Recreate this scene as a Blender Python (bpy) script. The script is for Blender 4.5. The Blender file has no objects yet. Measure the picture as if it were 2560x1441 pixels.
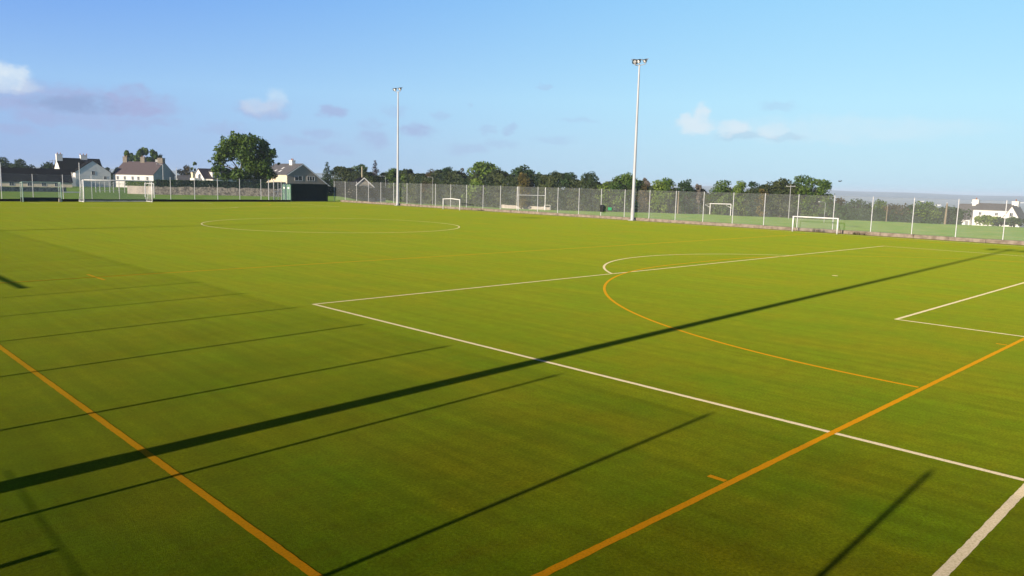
import bpy, bmesh, math, random
import numpy as np
from mathutils import Vector, Matrix
R = math.radians
S = bpy.context.scene
C = S.collection

# ------------------------------------------------------------------ camera
CAM = Vector((-10.471, -18.094, 3.319)); YAW, PIT, ROL, FPX = 0.7793, -0.13500, 0.02536, 1924.4
_F = Vector((math.sin(YAW)*math.cos(PIT), math.cos(YAW)*math.cos(PIT), math.sin(PIT)))
_R0 = Vector((math.cos(YAW), -math.sin(YAW), 0)); _U0 = _R0.cross(_F)
_R = _R0*math.cos(ROL) + _U0*math.sin(ROL); _U = -_R0*math.sin(ROL) + _U0*math.cos(ROL)
cd = bpy.data.cameras.new('camera'); cam = bpy.data.objects.new('camera', cd); C.objects.link(cam)
cd.sensor_width = 36; cd.lens = FPX/2560*36; cd.clip_start = 0.1; cd.clip_end = 30000
m = Matrix(((_R.x, _U.x, -_F.x, CAM.x), (_R.y, _U.y, -_F.y, CAM.y), (_R.z, _U.z, -_F.z, CAM.z), (0, 0, 0, 1)))
cam.matrix_world = m; S.camera = cam

# ------------------------------------------------------------------ exposure, sun, sky
S.view_settings.view_transform = 'Standard'; S.view_settings.look = 'None'
S.view_settings.gamma = 1; S.view_settings.use_curve_mapping = False
EXPO = 0.8
S.view_settings.exposure = EXPO
SUN_EL, SUN_AZ = R(15.0), R(3.25)            # light travels towards +x, a touch towards +y
ld = bpy.data.lights.new('sun', 'SUN'); ld.energy = 4.3; ld.angle = R(0.5); ld.color = (1.0, 0.86, 0.68)
lo = bpy.data.objects.new('sun', ld); C.objects.link(lo); lo.location = (-60, -5, 30)
lo.rotation_euler = Vector((math.cos(SUN_AZ)*math.cos(SUN_EL), math.sin(SUN_AZ)*math.cos(SUN_EL), -math.sin(SUN_EL))).to_track_quat('-Z', 'Y').to_euler()

def ray(px, py):
    return _F + _R*((px-1280)/FPX) + _U*(-(py-720.5)/FPX)
def at(px, py, depth):
    """world point seen at photo pixel px,py at this distance in front of the lens"""
    return CAM + ray(px, py)*depth
def azel(px, py):
    d = ray(px, py).normalized()
    return math.atan2(d.x, d.y), math.asin(d.z)
def hor(px):                                   # row of the horizon in column px
    return 720.5 + FPX*math.tan(PIT) + (px-1280)*0.02537

W = bpy.data.worlds.new("World"); S.world = W; W.use_nodes = True
wt = W.node_tree; wn = wt.nodes; wl = wt.links
bg = wn['Background']; bg.inputs[1].default_value = 0.13
sky = wn.new('ShaderNodeTexSky'); sky.sky_type = 'NISHITA'; sky.sun_disc = False
sky.sun_elevation = SUN_EL; sky.sun_rotation = math.atan2(-math.cos(SUN_AZ), -math.sin(SUN_AZ))
sky.air_density = 1.0; sky.dust_density = 0.6; sky.ozone_density = 1.6; sky.altitude = 0
def wmath(op, a, b=None, c=None):
    n = wn.new('ShaderNodeMath'); n.operation = op
    for i, v in enumerate((a, b, c)):
        if v is None: continue
        if isinstance(v, (int, float)): n.inputs[i].default_value = v
        else: wl.new(v, n.inputs[i])
    return n.outputs[0]
def wmix(f, a, b, mode='MIX'):
    n = wn.new('ShaderNodeMix'); n.data_type = 'RGBA'; n.blend_type = mode
    for s, v in ((n.inputs[0], f), (n.inputs[6], a), (n.inputs[7], b)):
        if isinstance(v, (int, float)): s.default_value = v
        elif isinstance(v, tuple): s.default_value = (*v, 1)
        else: wl.new(v, s)
    return n.outputs[2]
tc = wn.new('ShaderNodeTexCoord'); sep = wn.new('ShaderNodeSeparateXYZ'); wl.new(tc.outputs['Generated'], sep.inputs[0])
az = wmath('ARCTAN2', sep.outputs[0], sep.outputs[1]); el = wmath('ARCSINE', sep.outputs[2])
comb = wn.new('ShaderNodeCombineXYZ'); wl.new(az, comb.inputs[0]); wl.new(el, comb.inputs[1])
def wnoise(scale, detail, off=0.0):
    mp = wn.new('ShaderNodeMapping'); mp.inputs['Scale'].default_value = (scale, scale*1.5, 1); mp.inputs['Location'].default_value = (off, off*1.7, off)
    wl.new(comb.outputs[0], mp.inputs[0])
    n = wn.new('ShaderNodeTexNoise'); n.inputs['Scale'].default_value = 1; n.inputs['Detail'].default_value = detail
    n.inputs['Roughness'].default_value = 0.6; wl.new(mp.outputs[0], n.inputs[0]); return n
n1 = wnoise(38, 5); n2 = wnoise(34, 6, 7.3)
vsub = wn.new('ShaderNodeVectorMath'); vsub.operation = 'SUBTRACT'; wl.new(n1.outputs['Color'], vsub.inputs[0]); vsub.inputs[1].default_value = (.5, .5, .5)
vmul = wn.new('ShaderNodeVectorMath'); vmul.operation = 'MULTIPLY'; wl.new(vsub.outputs[0], vmul.inputs[0]); vmul.inputs[1].default_value = (.034, .022, 0)
vadd = wn.new('ShaderNodeVectorMath'); vadd.operation = 'ADD'; wl.new(comb.outputs[0], vadd.inputs[0]); wl.new(vmul.outputs[0], vadd.inputs[1])
def cloud(px, py, rx, ry, k):
    a, e = azel(px, py)
    s1 = wn.new('ShaderNodeVectorMath'); s1.operation = 'SUBTRACT'; wl.new(vadd.outputs[0], s1.inputs[0]); s1.inputs[1].default_value = (a, e, 0)
    s2 = wn.new('ShaderNodeVectorMath'); s2.operation = 'MULTIPLY'; wl.new(s1.outputs[0], s2.inputs[0]); s2.inputs[1].default_value = (FPX/rx, FPX/ry, 0)
    s3 = wn.new('ShaderNodeVectorMath'); s3.operation = 'LENGTH'; wl.new(s2.outputs[0], s3.inputs[0])
    mr = wn.new('ShaderNodeMapRange'); mr.interpolation_type = 'SMOOTHSTEP'
    wl.new(s3.outputs['Value'], mr.inputs[0]); mr.inputs[1].default_value = 1.3; mr.inputs[2].default_value = 0.5; mr.inputs[3].default_value = 0; mr.inputs[4].default_value = k
    return mr.outputs[0]
lilac = [(95, 246, 165, 34, .95), (330, 264, 105, 28, .95), (235, 268, 130, 22, .9), (330, 232, 40, 20, .6), (112, 292, 62, 16, .6), (270, 302, 105, 20, .5), (405, 306, 42, 12, .45), (30, 322, 45, 14, .45),
         (660, 272, 62, 22, .75), (700, 282, 30, 14, .6), (830, 278, 32, 16, .65), (985, 278, 34, 16, .3), (935, 348, 42, 24, .45), (928, 312, 34, 14, .4), (1046, 328, 46, 20, .6), (800, 332, 44, 12, .4),
         (560, 325, 55, 16, .45), (842, 372, 44, 16, .4), (740, 352, 60, 12, .3), (1170, 372, 60, 16, .3), (1222, 324, 20, 10, .35), (1272, 323, 16, 13, .4), (1103, 292, 16, 13, .3), (1360, 217, 26, 7, .35), (1450, 300, 45, 10, .25), (1390, 350, 55, 12, .25), (1176, 262, 9, 6, .3),
         (1945, 268, 42, 12, .3), (1250, 356, 40, 12, .3)]
white = [(16, 192, 46, 26, .85), (48, 184, 20, 18, .7), (20, 212, 60, 14, .5), (645, 264, 42, 20, .45), (690, 254, 24, 26, .4), (1740, 314, 50, 22, .8), (1752, 288, 20, 24, .8), (1718, 300, 14, 18, .7), (1835, 320, 46, 20, .75), (1932, 326, 46, 20, .65), (2080, 325, 320, 30, .3)]
shade = [(180, 262, 95, 20, .55), (1850, 340, 60, 10, .3), (1965, 344, 45, 9, .35)]
def group(lst, lo_=.3):
    acc = None
    for c in lst:
        v = cloud(*c); acc = v if acc is None else wmath('MAXIMUM', acc, v)
    mod = wn.new('ShaderNodeMapRange'); wl.new(n2.outputs[0], mod.inputs[0]); mod.inputs[1].default_value = .32; mod.inputs[2].default_value = .58; mod.inputs[3].default_value = lo_; mod.inputs[4].default_value = 1.0
    return wmath('MULTIPLY', acc, mod.outputs[0])
def disp(r, g, b):                             # display colour -> light leaving the sky
    f = lambda c: (c/255/12.92 if c < 10.3 else ((c/255+.055)/1.055)**2.4)/(2**EXPO)/bg.inputs[1].default_value
    return (f(r), f(g), f(b))
def ramp(stops):
    n = wn.new('ShaderNodeValToRGB'); cr = n.color_ramp; cr.interpolation = 'LINEAR'
    e0 = wmath('DIVIDE', el, R(90)); wl.new(wmath('POWER', wmath('MAXIMUM', e0, 0.0), .5), n.inputs[0])
    for i, (deg, c) in enumerate(stops):
        e = cr.elements[i] if i < 2 else cr.elements.new(1)
        e.position = (deg/90)**.5
    for e, (deg, c) in zip(sorted(cr.elements, key=lambda q: q.position), stops): e.color = (*[v*.1 for v in disp(*c)], 1)
    return n.outputs[0]
rl = ramp([(0, (146, 174, 226)), (2.5, (150, 182, 234)), (6, (150, 193, 243)), (14, (94, 150, 238)), (30, (26, 54, 115)), (90, (10, 20, 60))])
rr = ramp([(0, (182, 220, 242)), (2.5, (184, 226, 247)), (6, (180, 230, 253)), (14, (150, 212, 252)), (30, (28, 62, 125)), (90, (10, 20, 60))])
azf = wn.new('ShaderNodeMapRange'); azf.interpolation_type = 'SMOOTHSTEP'; wl.new(az, azf.inputs[0]); azf.inputs[1].default_value = R(2); azf.inputs[2].default_value = R(74)
grad = wmix(1.0, wmix(azf.outputs[0], rl, rr), (10, 10, 10), 'MULTIPLY')
tint = wmix(0.06, grad, sky.outputs[0])
c1 = wmix(group(lilac), tint, disp(166, 178, 220))
c2 = wmix(group(shade), c1, disp(132, 166, 208))
c3 = wmix(group(white, .55), c2, disp(226, 238, 247))
wl.new(c3, bg.inputs[0])

# ------------------------------------------------------------------ helpers
def link(o, parent=None):
    C.objects.link(o)
    if parent is not None: o.parent = parent
    return o
def tag(o, label=None, cat=None, group=None, kind=None):
    if label: o['label'] = label
    if cat: o['category'] = cat
    if group: o['group'] = group
    if kind: o['kind'] = kind
    return o
def thing(name, label, cat, loc=(0, 0, 0), rz=0.0, group=None):
    o = bpy.data.objects.new(name, None); o.empty_display_size = .3; C.objects.link(o)
    o.location = loc; o.rotation_euler = (0, 0, rz)
    return tag(o, label, cat, group)
class MB:
    """collects shapes for one mesh"""
    def __init__(s): s.v = []; s.f = []
    def add(s, vs, fs):
        o = len(s.v); s.v += [tuple(v) for v in vs]; s.f += [tuple(i+o for i in f) for f in fs]; return s
    def box(s, a, b, M=None):
        (x0, y0, z0), (x1, y1, z1) = a, b
        vs = [Vector(p) for p in ((x0, y0, z0), (x1, y0, z0), (x1, y1, z0), (x0, y1, z0), (x0, y0, z1), (x1, y0, z1), (x1, y1, z1), (x0, y1, z1))]
        if M is not None: vs = [M @ v for v in vs]
        return s.add(vs, [(0, 3, 2, 1), (4, 5, 6, 7), (0, 1, 5, 4), (1, 2, 6, 5), (2, 3, 7, 6), (3, 0, 4, 7)])
    def tube(s, pts, rad, n=8, cap=True):
        pts = [Vector(p) for p in pts]; rad = rad if isinstance(rad, (list, tuple)) else [rad]*len(pts)
        vs = []; fs = []; ref = Vector((0.31, 0.77, 0.1)).normalized()
        for i, p in enumerate(pts):
            t = (pts[min(i+1, len(pts)-1)] - pts[max(i-1, 0)]).normalized()
            a = t.cross(ref)
            if a.length < .05: a = t.cross(Vector((1, 0, 0)))
            a.normalize(); b = t.cross(a)
            for k in range(n):
                w = 2*math.pi*k/n; vs.append(p + (a*math.cos(w) + b*math.sin(w))*rad[i])
        for i in range(len(pts)-1):
            for k in range(n):
                k2 = (k+1) % n; fs.append((i*n+k, i*n+k2, (i+1)*n+k2, (i+1)*n+k))
        if cap: fs.append(tuple(range(n-1, -1, -1))); fs.append(tuple((len(pts)-1)*n+k for k in range(n)))
        return s.add(vs, fs)
    def prism(s, poly, y0, y1):                 # polygon in x,z extruded along y
        n = len(poly); vs = [(x, y0, z) for x, z in poly] + [(x, y1, z) for x, z in poly]
        return s.add(vs, [tuple(range(n)), tuple(range(2*n-1, n-1, -1))] + [((i+1) % n, i, n+i, n+(i+1) % n) for i in range(n)])
    def prismx(s, poly, x0, x1):                # polygon in y,z extruded along x
        n = len(poly); vs = [(x0, y, z) for y, z in poly] + [(x1, y, z) for y, z in poly]
        return s.add(vs, [tuple(range(n-1, -1, -1)), tuple(range(n, 2*n))] + [(i, (i+1) % n, n+(i+1) % n, n+i) for i in range(n)])
    def build(s, name, mat, parent=None, smooth=False, bevel=0):
        me = bpy.data.meshes.new(name); me.from_pydata(s.v, [], s.f); me.materials.append(mat)
        bm = bmesh.new(); bm.from_mesh(me); bmesh.ops.recalc_face_normals(bm, faces=bm.faces); bm.to_mesh(me); bm.free()
        if smooth:
            me.polygons.foreach_set('use_smooth', [True]*len(me.polygons))
        o = bpy.data.objects.new(name, me); link(o, parent)
        if bevel:
            b = o.modifiers.new('bevel', 'BEVEL'); b.width = bevel; b.segments = 2
        return o

# ------------------------------------------------------------------ materials
M = {}
def mat(name, col, rough=.8, col2=None, scale=4.0, detail=4, bump=0.0, metal=0.0, bscale=None, spec=.5, lo=.35, hi=.65, stretch=(1, 1, 1), coords='Object', sheen=0):
    mt = bpy.data.materials.new(name); mt.use_nodes = True; nt = mt.node_tree; b = nt.nodes['Principled BSDF']
    b.inputs['Roughness'].default_value = rough; b.inputs['Metallic'].default_value = metal
    b.inputs['Specular IOR Level'].default_value = spec
    if sheen: b.inputs['Sheen Weight'].default_value = sheen
    b.inputs['Base Color'].default_value = (*col, 1)
    if col2 is not None or bump:
        t = nt.nodes.new('ShaderNodeTexCoord'); mp = nt.nodes.new('ShaderNodeMapping'); mp.inputs['Scale'].default_value = stretch
        nt.links.new(t.outputs[coords], mp.inputs[0])
    if col2 is not None:
        n = nt.nodes.new('ShaderNodeTexNoise'); n.inputs['Scale'].default_value = scale; n.inputs['Detail'].default_value = detail; n.inputs['Roughness'].default_value = .6
        nt.links.new(mp.outputs[0], n.inputs[0])
        r = nt.nodes.new('ShaderNodeMapRange'); nt.links.new(n.outputs[0], r.inputs[0]); r.inputs[1].default_value = lo; r.inputs[2].default_value = hi
        x = nt.nodes.new('ShaderNodeMix'); x.data_type = 'RGBA'; nt.links.new(r.outputs[0], x.inputs[0])
        x.inputs[6].default_value = (*col, 1); x.inputs[7].default_value = (*col2, 1); nt.links.new(x.outputs[2], b.inputs['Base Color'])
    if bump:
        n = nt.nodes.new('ShaderNodeTexNoise'); n.inputs['Scale'].default_value = bscale or scale*2; n.inputs['Detail'].default_value = 4
        nt.links.new(mp.outputs[0], n.inputs[0]); bp = nt.nodes.new('ShaderNodeBump'); bp.inputs['Strength'].default_value = bump; bp.inputs['Distance'].default_value = .05
        nt.links.new(n.outputs[0], bp.inputs['Height']); nt.links.new(bp.outputs[0], b.inputs['Normal'])
    M[name] = mt; return mt
mat('white_paint', (.82, .82, .80), .45, (.70, .70, .67), 3)
mat('galvanised', (.50, .51, .52), .42, (.36, .37, .38), 6, metal=.35)
mat('post_steel', (.62, .63, .64), .5, (.48, .49, .5), 5)
mat('mast_steel', (.50, .51, .52), .5, (.40, .41, .42), 1.2, metal=.15, stretch=(1, 1, .3))
mat('render_white', (.74, .73, .69), .85, (.68, .67, .63), .8)
mat('render_cream', (.72, .62, .44), .85, (.6, .52, .38), .8)
mat('render_grey', (.36, .37, .36), .9, (.28, .29, .29), 1.0)
mat('blockwork', (.33, .29, .23), .9, (.22, .20, .165), 5, bump=.4)
mat('slate_brown', (.115, .085, .088), .7, (.075, .06, .064), 2.2, bump=.3, stretch=(1, 1, 3))
mat('slate_grey', (.125, .12, .12), .7, (.085, .083, .085), 2.2, bump=.3, stretch=(1, 1, 3))
mat('slate_dark', (.008, .008, .011), .9, (.005, .005, .007), 2, bump=.3, spec=.1)
mat('chimney_stone', (.22, .19, .15), .9, (.12, .105, .09), 4)
mat('clay', (.3, .13, .07), .8)
mat('glass', (.02, .03, .045), .08, spec=.8)
mat('window_frame', (.7, .7, .68), .5)
mat('stone', (.30, .27, .22), .95, (.11, .10, .085), 3.0, 6, bump=.9, bscale=5, lo=.42, hi=.6)
mat('concrete', (.44, .40, .34), .9, (.32, .29, .25), 1.2, bump=.3)
mat('kerb', (.28, .23, .18), .9, (.16, .125, .09), 2.6, 6, bump=.5, lo=.4, hi=.62)
mat('strip_brown', (.10, .055, .022), 1, (.06, .04, .015), 3)
mat('container_green', (.004, .022, .018), .7, (.003, .016, .014), 2, spec=.2)
mat('container_lit_door', (.13, .24, .16), .55, (.08, .17, .12), 2.5)  # sunlight on the end wall put into a paler container green
mat('dark_metal', (.02, .022, .024), .5)
mat('black_plastic', (.012, .012, .013), .45)
mat('green_plastic', (.02, .25, .10), .6)
mat('pale_green_paint', (.45, .60, .48), .5)
mat('dark_board', (.008, .010, .008), 1, spec=.05)  # near black holds the end kick board's shade; goal sideboards share it
mat('brown_paint', (.16, .11, .06), .7)
mat('wood_pole', (.26, .21, .14), .9, (.18, .14, .09), 6)
mat('bar_grey', (.3, .32, .35), .6)
mat('bark', (.10, .085, .065), .95, (.05, .042, .034), 8, bump=.6)
mat('lamp_housing', (.13, .14, .15), .5)
mat('bird_feather', (.05, .05, .055), .8)
lm_ = mat('lamp_reflector', (.95, .95, .95), .16, metal=0.9)
mat('lamp_glint_white', (.9, .9, .9), .3)  # white stands for the sun reflected in the lamp faces
def foliage(name, a, b, c=None):
    mt = bpy.data.materials.new(name); mt.use_nodes = True; nt = mt.node_tree; nd = nt.nodes; L = nt.links
    bs = nd['Principled BSDF']; bs.inputs['Roughness'].default_value = .6; bs.inputs['Specular IOR Level'].default_value = .25
    t = nd.new('ShaderNodeTexCoord')
    n = nd.new('ShaderNodeTexNoise'); n.inputs['Scale'].default_value = .55; n.inputs['Detail'].default_value = 3; L.new(t.outputs['Object'], n.inputs[0])
    at_ = nd.new('ShaderNodeAttribute'); at_.attribute_name = 'tone'
    ad = nd.new('ShaderNodeMath'); ad.operation = 'ADD'; L.new(n.outputs[0], ad.inputs[0]); L.new(at_.outputs['Fac'], ad.inputs[1])
    r = nd.new('ShaderNodeMapRange'); L.new(ad.outputs[0], r.inputs[0]); r.inputs[1].default_value = .55; r.inputs[2].default_value = 1.35
    x = nd.new('ShaderNodeMix'); x.data_type = 'RGBA'; L.new(r.outputs[0], x.inputs[0]); x.inputs[6].default_value = (*a, 1); x.inputs[7].default_value = (*b, 1)
    L.new(x.outputs[2], bs.inputs['Base Color'])
    tr = nd.new('ShaderNodeBsdfTranslucent'); L.new(x.outputs[2], tr.inputs[0])
    mx = nd.new('ShaderNodeMixShader'); mx.inputs[0].default_value = .22
    L.new(bs.outputs[0], mx.inputs[1]); L.new(tr.outputs[0], mx.inputs[2]); L.new(mx.outputs[0], nd['Material Output'].inputs[0])
    M[name] = mt
foliage('leaf_mid', (.030, .075, .008), (.13, .20, .022))
foliage('leaf_dark', (.014, .036, .010), (.060, .095, .024))
foliage('leaf_light', (.06, .12, .012), (.20, .27, .035))
foliage('leaf_brown', (.038, .036, .010), (.115, .082, .024))
foliage('leaf_red', (.025, .010, .010), (.060, .028, .020))
foliage('leaf_wispy', (.13, .11, .09), (.24, .21, .17))
foliage('leaf_gold', (.07, .07, .012), (.20, .15, .03))
foliage('leaf_hedge', (.012, .036, .010), (.050, .10, .022))
foliage('leaf_row', (.014, .034, .010), (.10, .115, .030))

# fence mesh: fine welded wire, resolved as an even screen of thin wires
def mesh_mat(name, cover, col, vary=.03):
    mt = bpy.data.materials.new(name); mt.use_nodes = True; nt = mt.node_tree; nd = nt.nodes
    b = nd['Principled BSDF']; b.inputs['Base Color'].default_value = (*col, 1); b.inputs['Roughness'].default_value = .6
    t = nd.new('ShaderNodeBsdfTransparent'); x = nd.new('ShaderNodeMixShader')
    g = nd.new('ShaderNodeTexCoord'); n = nd.new('ShaderNodeTexNoise'); n.inputs['Scale'].default_value = .6; nt.links.new(g.outputs['Object'], n.inputs[0])
    r = nd.new('ShaderNodeMapRange'); nt.links.new(n.outputs[0], r.inputs[0]); r.inputs[1].default_value = .3; r.inputs[2].default_value = .7
    r.inputs[3].default_value = cover-vary; r.inputs[4].default_value = cover+vary
    nt.links.new(r.outputs[0], x.inputs[0]); nt.links.new(t.outputs[0], x.inputs[1]); nt.links.new(b.outputs[0], x.inputs[2]); nt.links.new(x.outputs[0], nd['Material Output'].inputs[0])
    M[name] = mt
mesh_mat('wire_mesh', .13, (.38, .41, .40))
mesh_mat('wire_mesh_end', .10, (.5, .52, .52))
mesh_mat('wire_mesh_near', .18, (.3, .32, .32), .10)
mesh_mat('goal_net', .22, (.6, .62, .62))

# turf: sand-dressed artificial grass, rough diffuse fibres
def turf():
    mt = bpy.data.materials.new('turf'); mt.use_nodes = True; nt = mt.node_tree; nd = nt.nodes; L = nt.links
    out = nd['Material Output']; nd.remove(nd['Principled BSDF'])
    t = nd.new('ShaderNodeTexCoord')
    def noise(sc, det, st=(1, 1, 1), rough=.6):
        mp = nd.new('ShaderNodeMapping'); mp.inputs['Scale'].default_value = st; L.new(t.outputs['Object'], mp.inputs[0])
        n = nd.new('ShaderNodeTexNoise'); n.inputs['Scale'].default_value = sc; n.inputs['Detail'].default_value = det; n.inputs['Roughness'].default_value = rough
        L.new(mp.outputs[0], n.inputs[0]); return n.outputs[0]
    def rng(v, a, b, c=0, d=1):
        r = nd.new('ShaderNodeMapRange'); L.new(v, r.inputs[0]); r.inputs[1].default_value = a; r.inputs[2].default_value = b; r.inputs[3].default_value = c; r.inputs[4].default_value = d; return r.outputs[0]
    def mix(f, a, b, mode='MIX'):
        x = nd.new('ShaderNodeMix'); x.data_type = 'RGBA'; x.blend_type = mode
        for s, v in ((x.inputs[0], f), (x.inputs[6], a), (x.inputs[7], b)):
            if isinstance(v, (int, float)): s.default_value = v
            elif isinstance(v, tuple): s.default_value = (*v, 1)
            else: L.new(v, s)
        return x.outputs[2]
    base = mix(rng(noise(.55, 6, (1, .5, 1)), .34, .66), (.036, .067, .0008), (.072, .066, .0010))
    base = mix(rng(noise(.13, 3), .35, .65, 0, .55), base, (.026, .066, .0008))
    base = mix(rng(noise(1.6, 6, (.35, 1.2, 1), .7), .5, .72, 0, .45), base, (.058, .045, .0008))
    fine = rng(noise(30, 5, (1, 1, 1), .75), .3, .7, .45, 1.55)
    mid = rng(noise(3.2, 6, (1, 1, 1), .75), .3, .7, .76, 1.24)
    brush = rng(noise(.55, 5, (7.0, .28, 1), .6), .34, .66, .80, 1.20)
    b2 = nd.new('ShaderNodeMath'); b2.operation = 'MULTIPLY'; L.new(mid, b2.inputs[0]); L.new(brush, b2.inputs[1]); mid = b2.outputs[0]
    mm = nd.new('ShaderNodeMath'); mm.operation = 'MULTIPLY'; L.new(fine, mm.inputs[0]); L.new(mid, mm.inputs[1])
    vm = nd.new('ShaderNodeVectorMath'); vm.operation = 'SCALE'; L.new(base, vm.inputs[0]); L.new(mm.outputs[0], vm.inputs['Scale'])
    d = nd.new('ShaderNodeBsdfDiffuse'); d.inputs['Roughness'].default_value = 1.0; L.new(vm.outputs[0], d.inputs[0])
    bp = nd.new('ShaderNodeBump'); bp.inputs['Strength'].default_value = .35; bp.inputs['Distance'].default_value = .02
    L.new(noise(70, 3), bp.inputs['Height']); L.new(bp.outputs[0], d.inputs['Normal'])
    sh = nd.new('ShaderNodeBsdfSheen'); sh.inputs['Roughness'].default_value = .36; sh.inputs[0].default_value = (.140, .158, .014, 1)
    ad = nd.new('ShaderNodeAddShader'); L.new(d.outputs[0], ad.inputs[0]); L.new(sh.outputs[0], ad.inputs[1])
    L.new(ad.outputs[0], out.inputs[0]); M['turf'] = mt
turf()
def fibre(name, a, b, sheen, scale=30, lo=.35, hi=.7):
    mt = bpy.data.materials.new(name); mt.use_nodes = True; nt = mt.node_tree; nd = nt.nodes; L = nt.links; nd.remove(nd['Principled BSDF'])
    t = nd.new('ShaderNodeTexCoord'); n = nd.new('ShaderNodeTexNoise'); n.inputs['Scale'].default_value = scale; n.inputs['Detail'].default_value = 6; L.new(t.outputs['Object'], n.inputs[0])
    r = nd.new('ShaderNodeMapRange'); L.new(n.outputs[0], r.inputs[0]); r.inputs[1].default_value = lo; r.inputs[2].default_value = hi
    x = nd.new('ShaderNodeMix'); x.data_type = 'RGBA'; L.new(r.outputs[0], x.inputs[0]); x.inputs[6].default_value = (*a, 1); x.inputs[7].default_value = (*b, 1)
    d = nd.new('ShaderNodeBsdfDiffuse'); d.inputs['Roughness'].default_value = 1; L.new(x.outputs[2], d.inputs[0])
    sh = nd.new('ShaderNodeBsdfSheen'); sh.inputs['Roughness'].default_value = .45; sh.inputs[0].default_value = (*sheen, 1)
    ad = nd.new('ShaderNodeAddShader'); L.new(d.outputs[0], ad.inputs[0]); L.new(sh.outputs[0], ad.inputs[1]); L.new(ad.outputs[0], nd['Material Output'].inputs[0]); M[name] = mt
fibre('line_white', (.44, .37, .27), (.24, .22, .12), (.08, .08, .03), 45, .42, .78)
fibre('line_yellow', (.31, .112, .001), (.19, .075, .001), (.12, .125, .010), 45, .42, .78)
fibre('meadow', (.055, .125, .020), (.11, .145, .034), (.035, .05, .015), .35)
mat('countryside', (.06, .09, .035), 1, (.17, .175, .115), .006, 8, lo=.44, hi=.58)

# ------------------------------------------------------------------ terrain
def sm(t): t = np.clip(t, 0, 1); return t*t*(3-2*t)
def T(x, y):
    x = np.asarray(x, float); y = np.asarray(y, float)
    yy = np.maximum(0, y-84)
    right = sm((x-52.3-yy*.6)/(5+yy*.3))
    z = -2.1*right
    dx, dy = x+10.5, y+18.1; d = np.hypot(dx, dy); a = np.degrees(np.arctan2(dx, dy))
    side = sm((a-28)/45)*.88+.12
    side = np.where((a < -20) | (a > 160), .12, side)
    z = z - np.clip((d-165)*.075, 0, 34)*side
    far = sm((d-3800)/3200)
    z = z + far*(34+12+6*np.sin(a*.21+1)+3*np.sin(a*.9))*1.0
    z = z + .12*np.sin(x*.11)*np.cos(y*.09)*sm((d-90)/60)
    inside = (x > -14) & (x < 51.9) & (y > -22.5) & (y < 82)
    return np.where(inside, -.05, z-.004)
def Tz(p): return float(T(p[0], p[1]))
def grid_axis(lo, hi, c0, c1, fine):
    mid = np.arange(c0, c1+.01, fine); g = [c1]; st = fine
    while g[-1] < hi: st *= 1.09; g.append(g[-1]+st)
    h = [c0]; st = fine
    while h[-1] > lo: st *= 1.12; h.append(h[-1]-st)
    return np.array(sorted(set(np.round(np.concatenate([mid, g, h]), 3))))
gx = grid_axis(-2500, 9000, 46, 70, .8); gx = np.sort(np.append(gx, [-14.01, 51.88])); gy = grid_axis(-2500, 9000, 76, 100, .8)
X, Y = np.meshgrid(gx, gy); Z = T(X, Y)
nx, ny = len(gx), len(gy)
vs = np.stack([X, Y, Z], 2).reshape(-1, 3)
idx = np.arange(nx*ny).reshape(ny, nx)
fs = np.stack([idx[:-1, :-1], idx[:-1, 1:], idx[1:, 1:], idx[1:, :-1]], 2).reshape(-1, 4)
def npmesh(name, vs, fs, mats, mi=None, smooth=False):
    me = bpy.data.meshes.new(name); me.vertices.add(len(vs)); me.vertices.foreach_set('co', np.asarray(vs, np.float32).ravel())
    k = fs.shape[1]; me.loops.add(fs.size); me.loops.foreach_set('vertex_index', fs.ravel().astype(np.int32))
    me.polygons.add(len(fs)); me.polygons.foreach_set('loop_start', np.arange(0, fs.size, k, dtype=np.int32)); me.polygons.foreach_set('loop_total', np.full(len(fs), k, np.int32))
    for q in mats: me.materials.append(q)
    if mi is not None: me.polygons.foreach_set('material_index', mi.astype(np.int32))
    if smooth: me.polygons.foreach_set('use_smooth', [True]*len(fs))
    me.update(calc_edges=True); return me
cen = vs[fs].mean(1); dist = np.hypot(cen[:, 0]-20, cen[:, 1]-30)
me = npmesh('ground', vs, fs, [M['meadow'], M['countryside']], (dist > 420), True)
tag(link(bpy.data.objects.new('ground', me)), kind='structure')

# pitch
def sheet(name, x0, y0, x1, y1, z, m_):
    o = MB().add([(x0, y0, z), (x1, y0, z), (x1, y1, z), (x0, y1, z)], [(0, 1, 2, 3)]).build(name, m_); return o
tag(sheet('pitch', -13, -22, 51.9, 81.2, 0, M['turf']), kind='structure')
YM = 31.6; LW = .092
jit = random.Random(4)
def band(mb, a, b, w=LW, z=.002):
    a = Vector((*a, z)); b = Vector((*b, z)); d = (b-a).normalized(); n = Vector((-d.y, d.x, 0))*w/2
    k = max(1, int((b-a).length/.09)) if min((a-CAM).length, (b-CAM).length) < 45 and (b-a).length > 1 else 1
    vs = []
    for i in range(k+1):                        # worn fibre edges
        p = a.lerp(b, i/k); vs += [p-n*(1+jit.uniform(-.09, .09)), p+n*(1+jit.uniform(-.09, .09))]
    mb.add(vs, [(2*i, 2*i+2, 2*i+3, 2*i+1) for i in range(k)])
def arc(mb, c, r, a0, a1, w=LW, z=.002, n=96):
    vs = []; fs = []
    for i in range(n+1):
        t = R(a0+(a1-a0)*i/n); vs += [(c[0]+(r-w/2)*math.cos(t), c[1]+(r-w/2)*math.sin(t), z), (c[0]+(r+w/2)*math.cos(t), c[1]+(r+w/2)*math.sin(t), z)]
    fs = [(2*i, 2*i+1, 2*i+3, 2*i+2) for i in range(n)]
    mb.add(vs, fs)
wl_ = MB(); CX = 20.12
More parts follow.
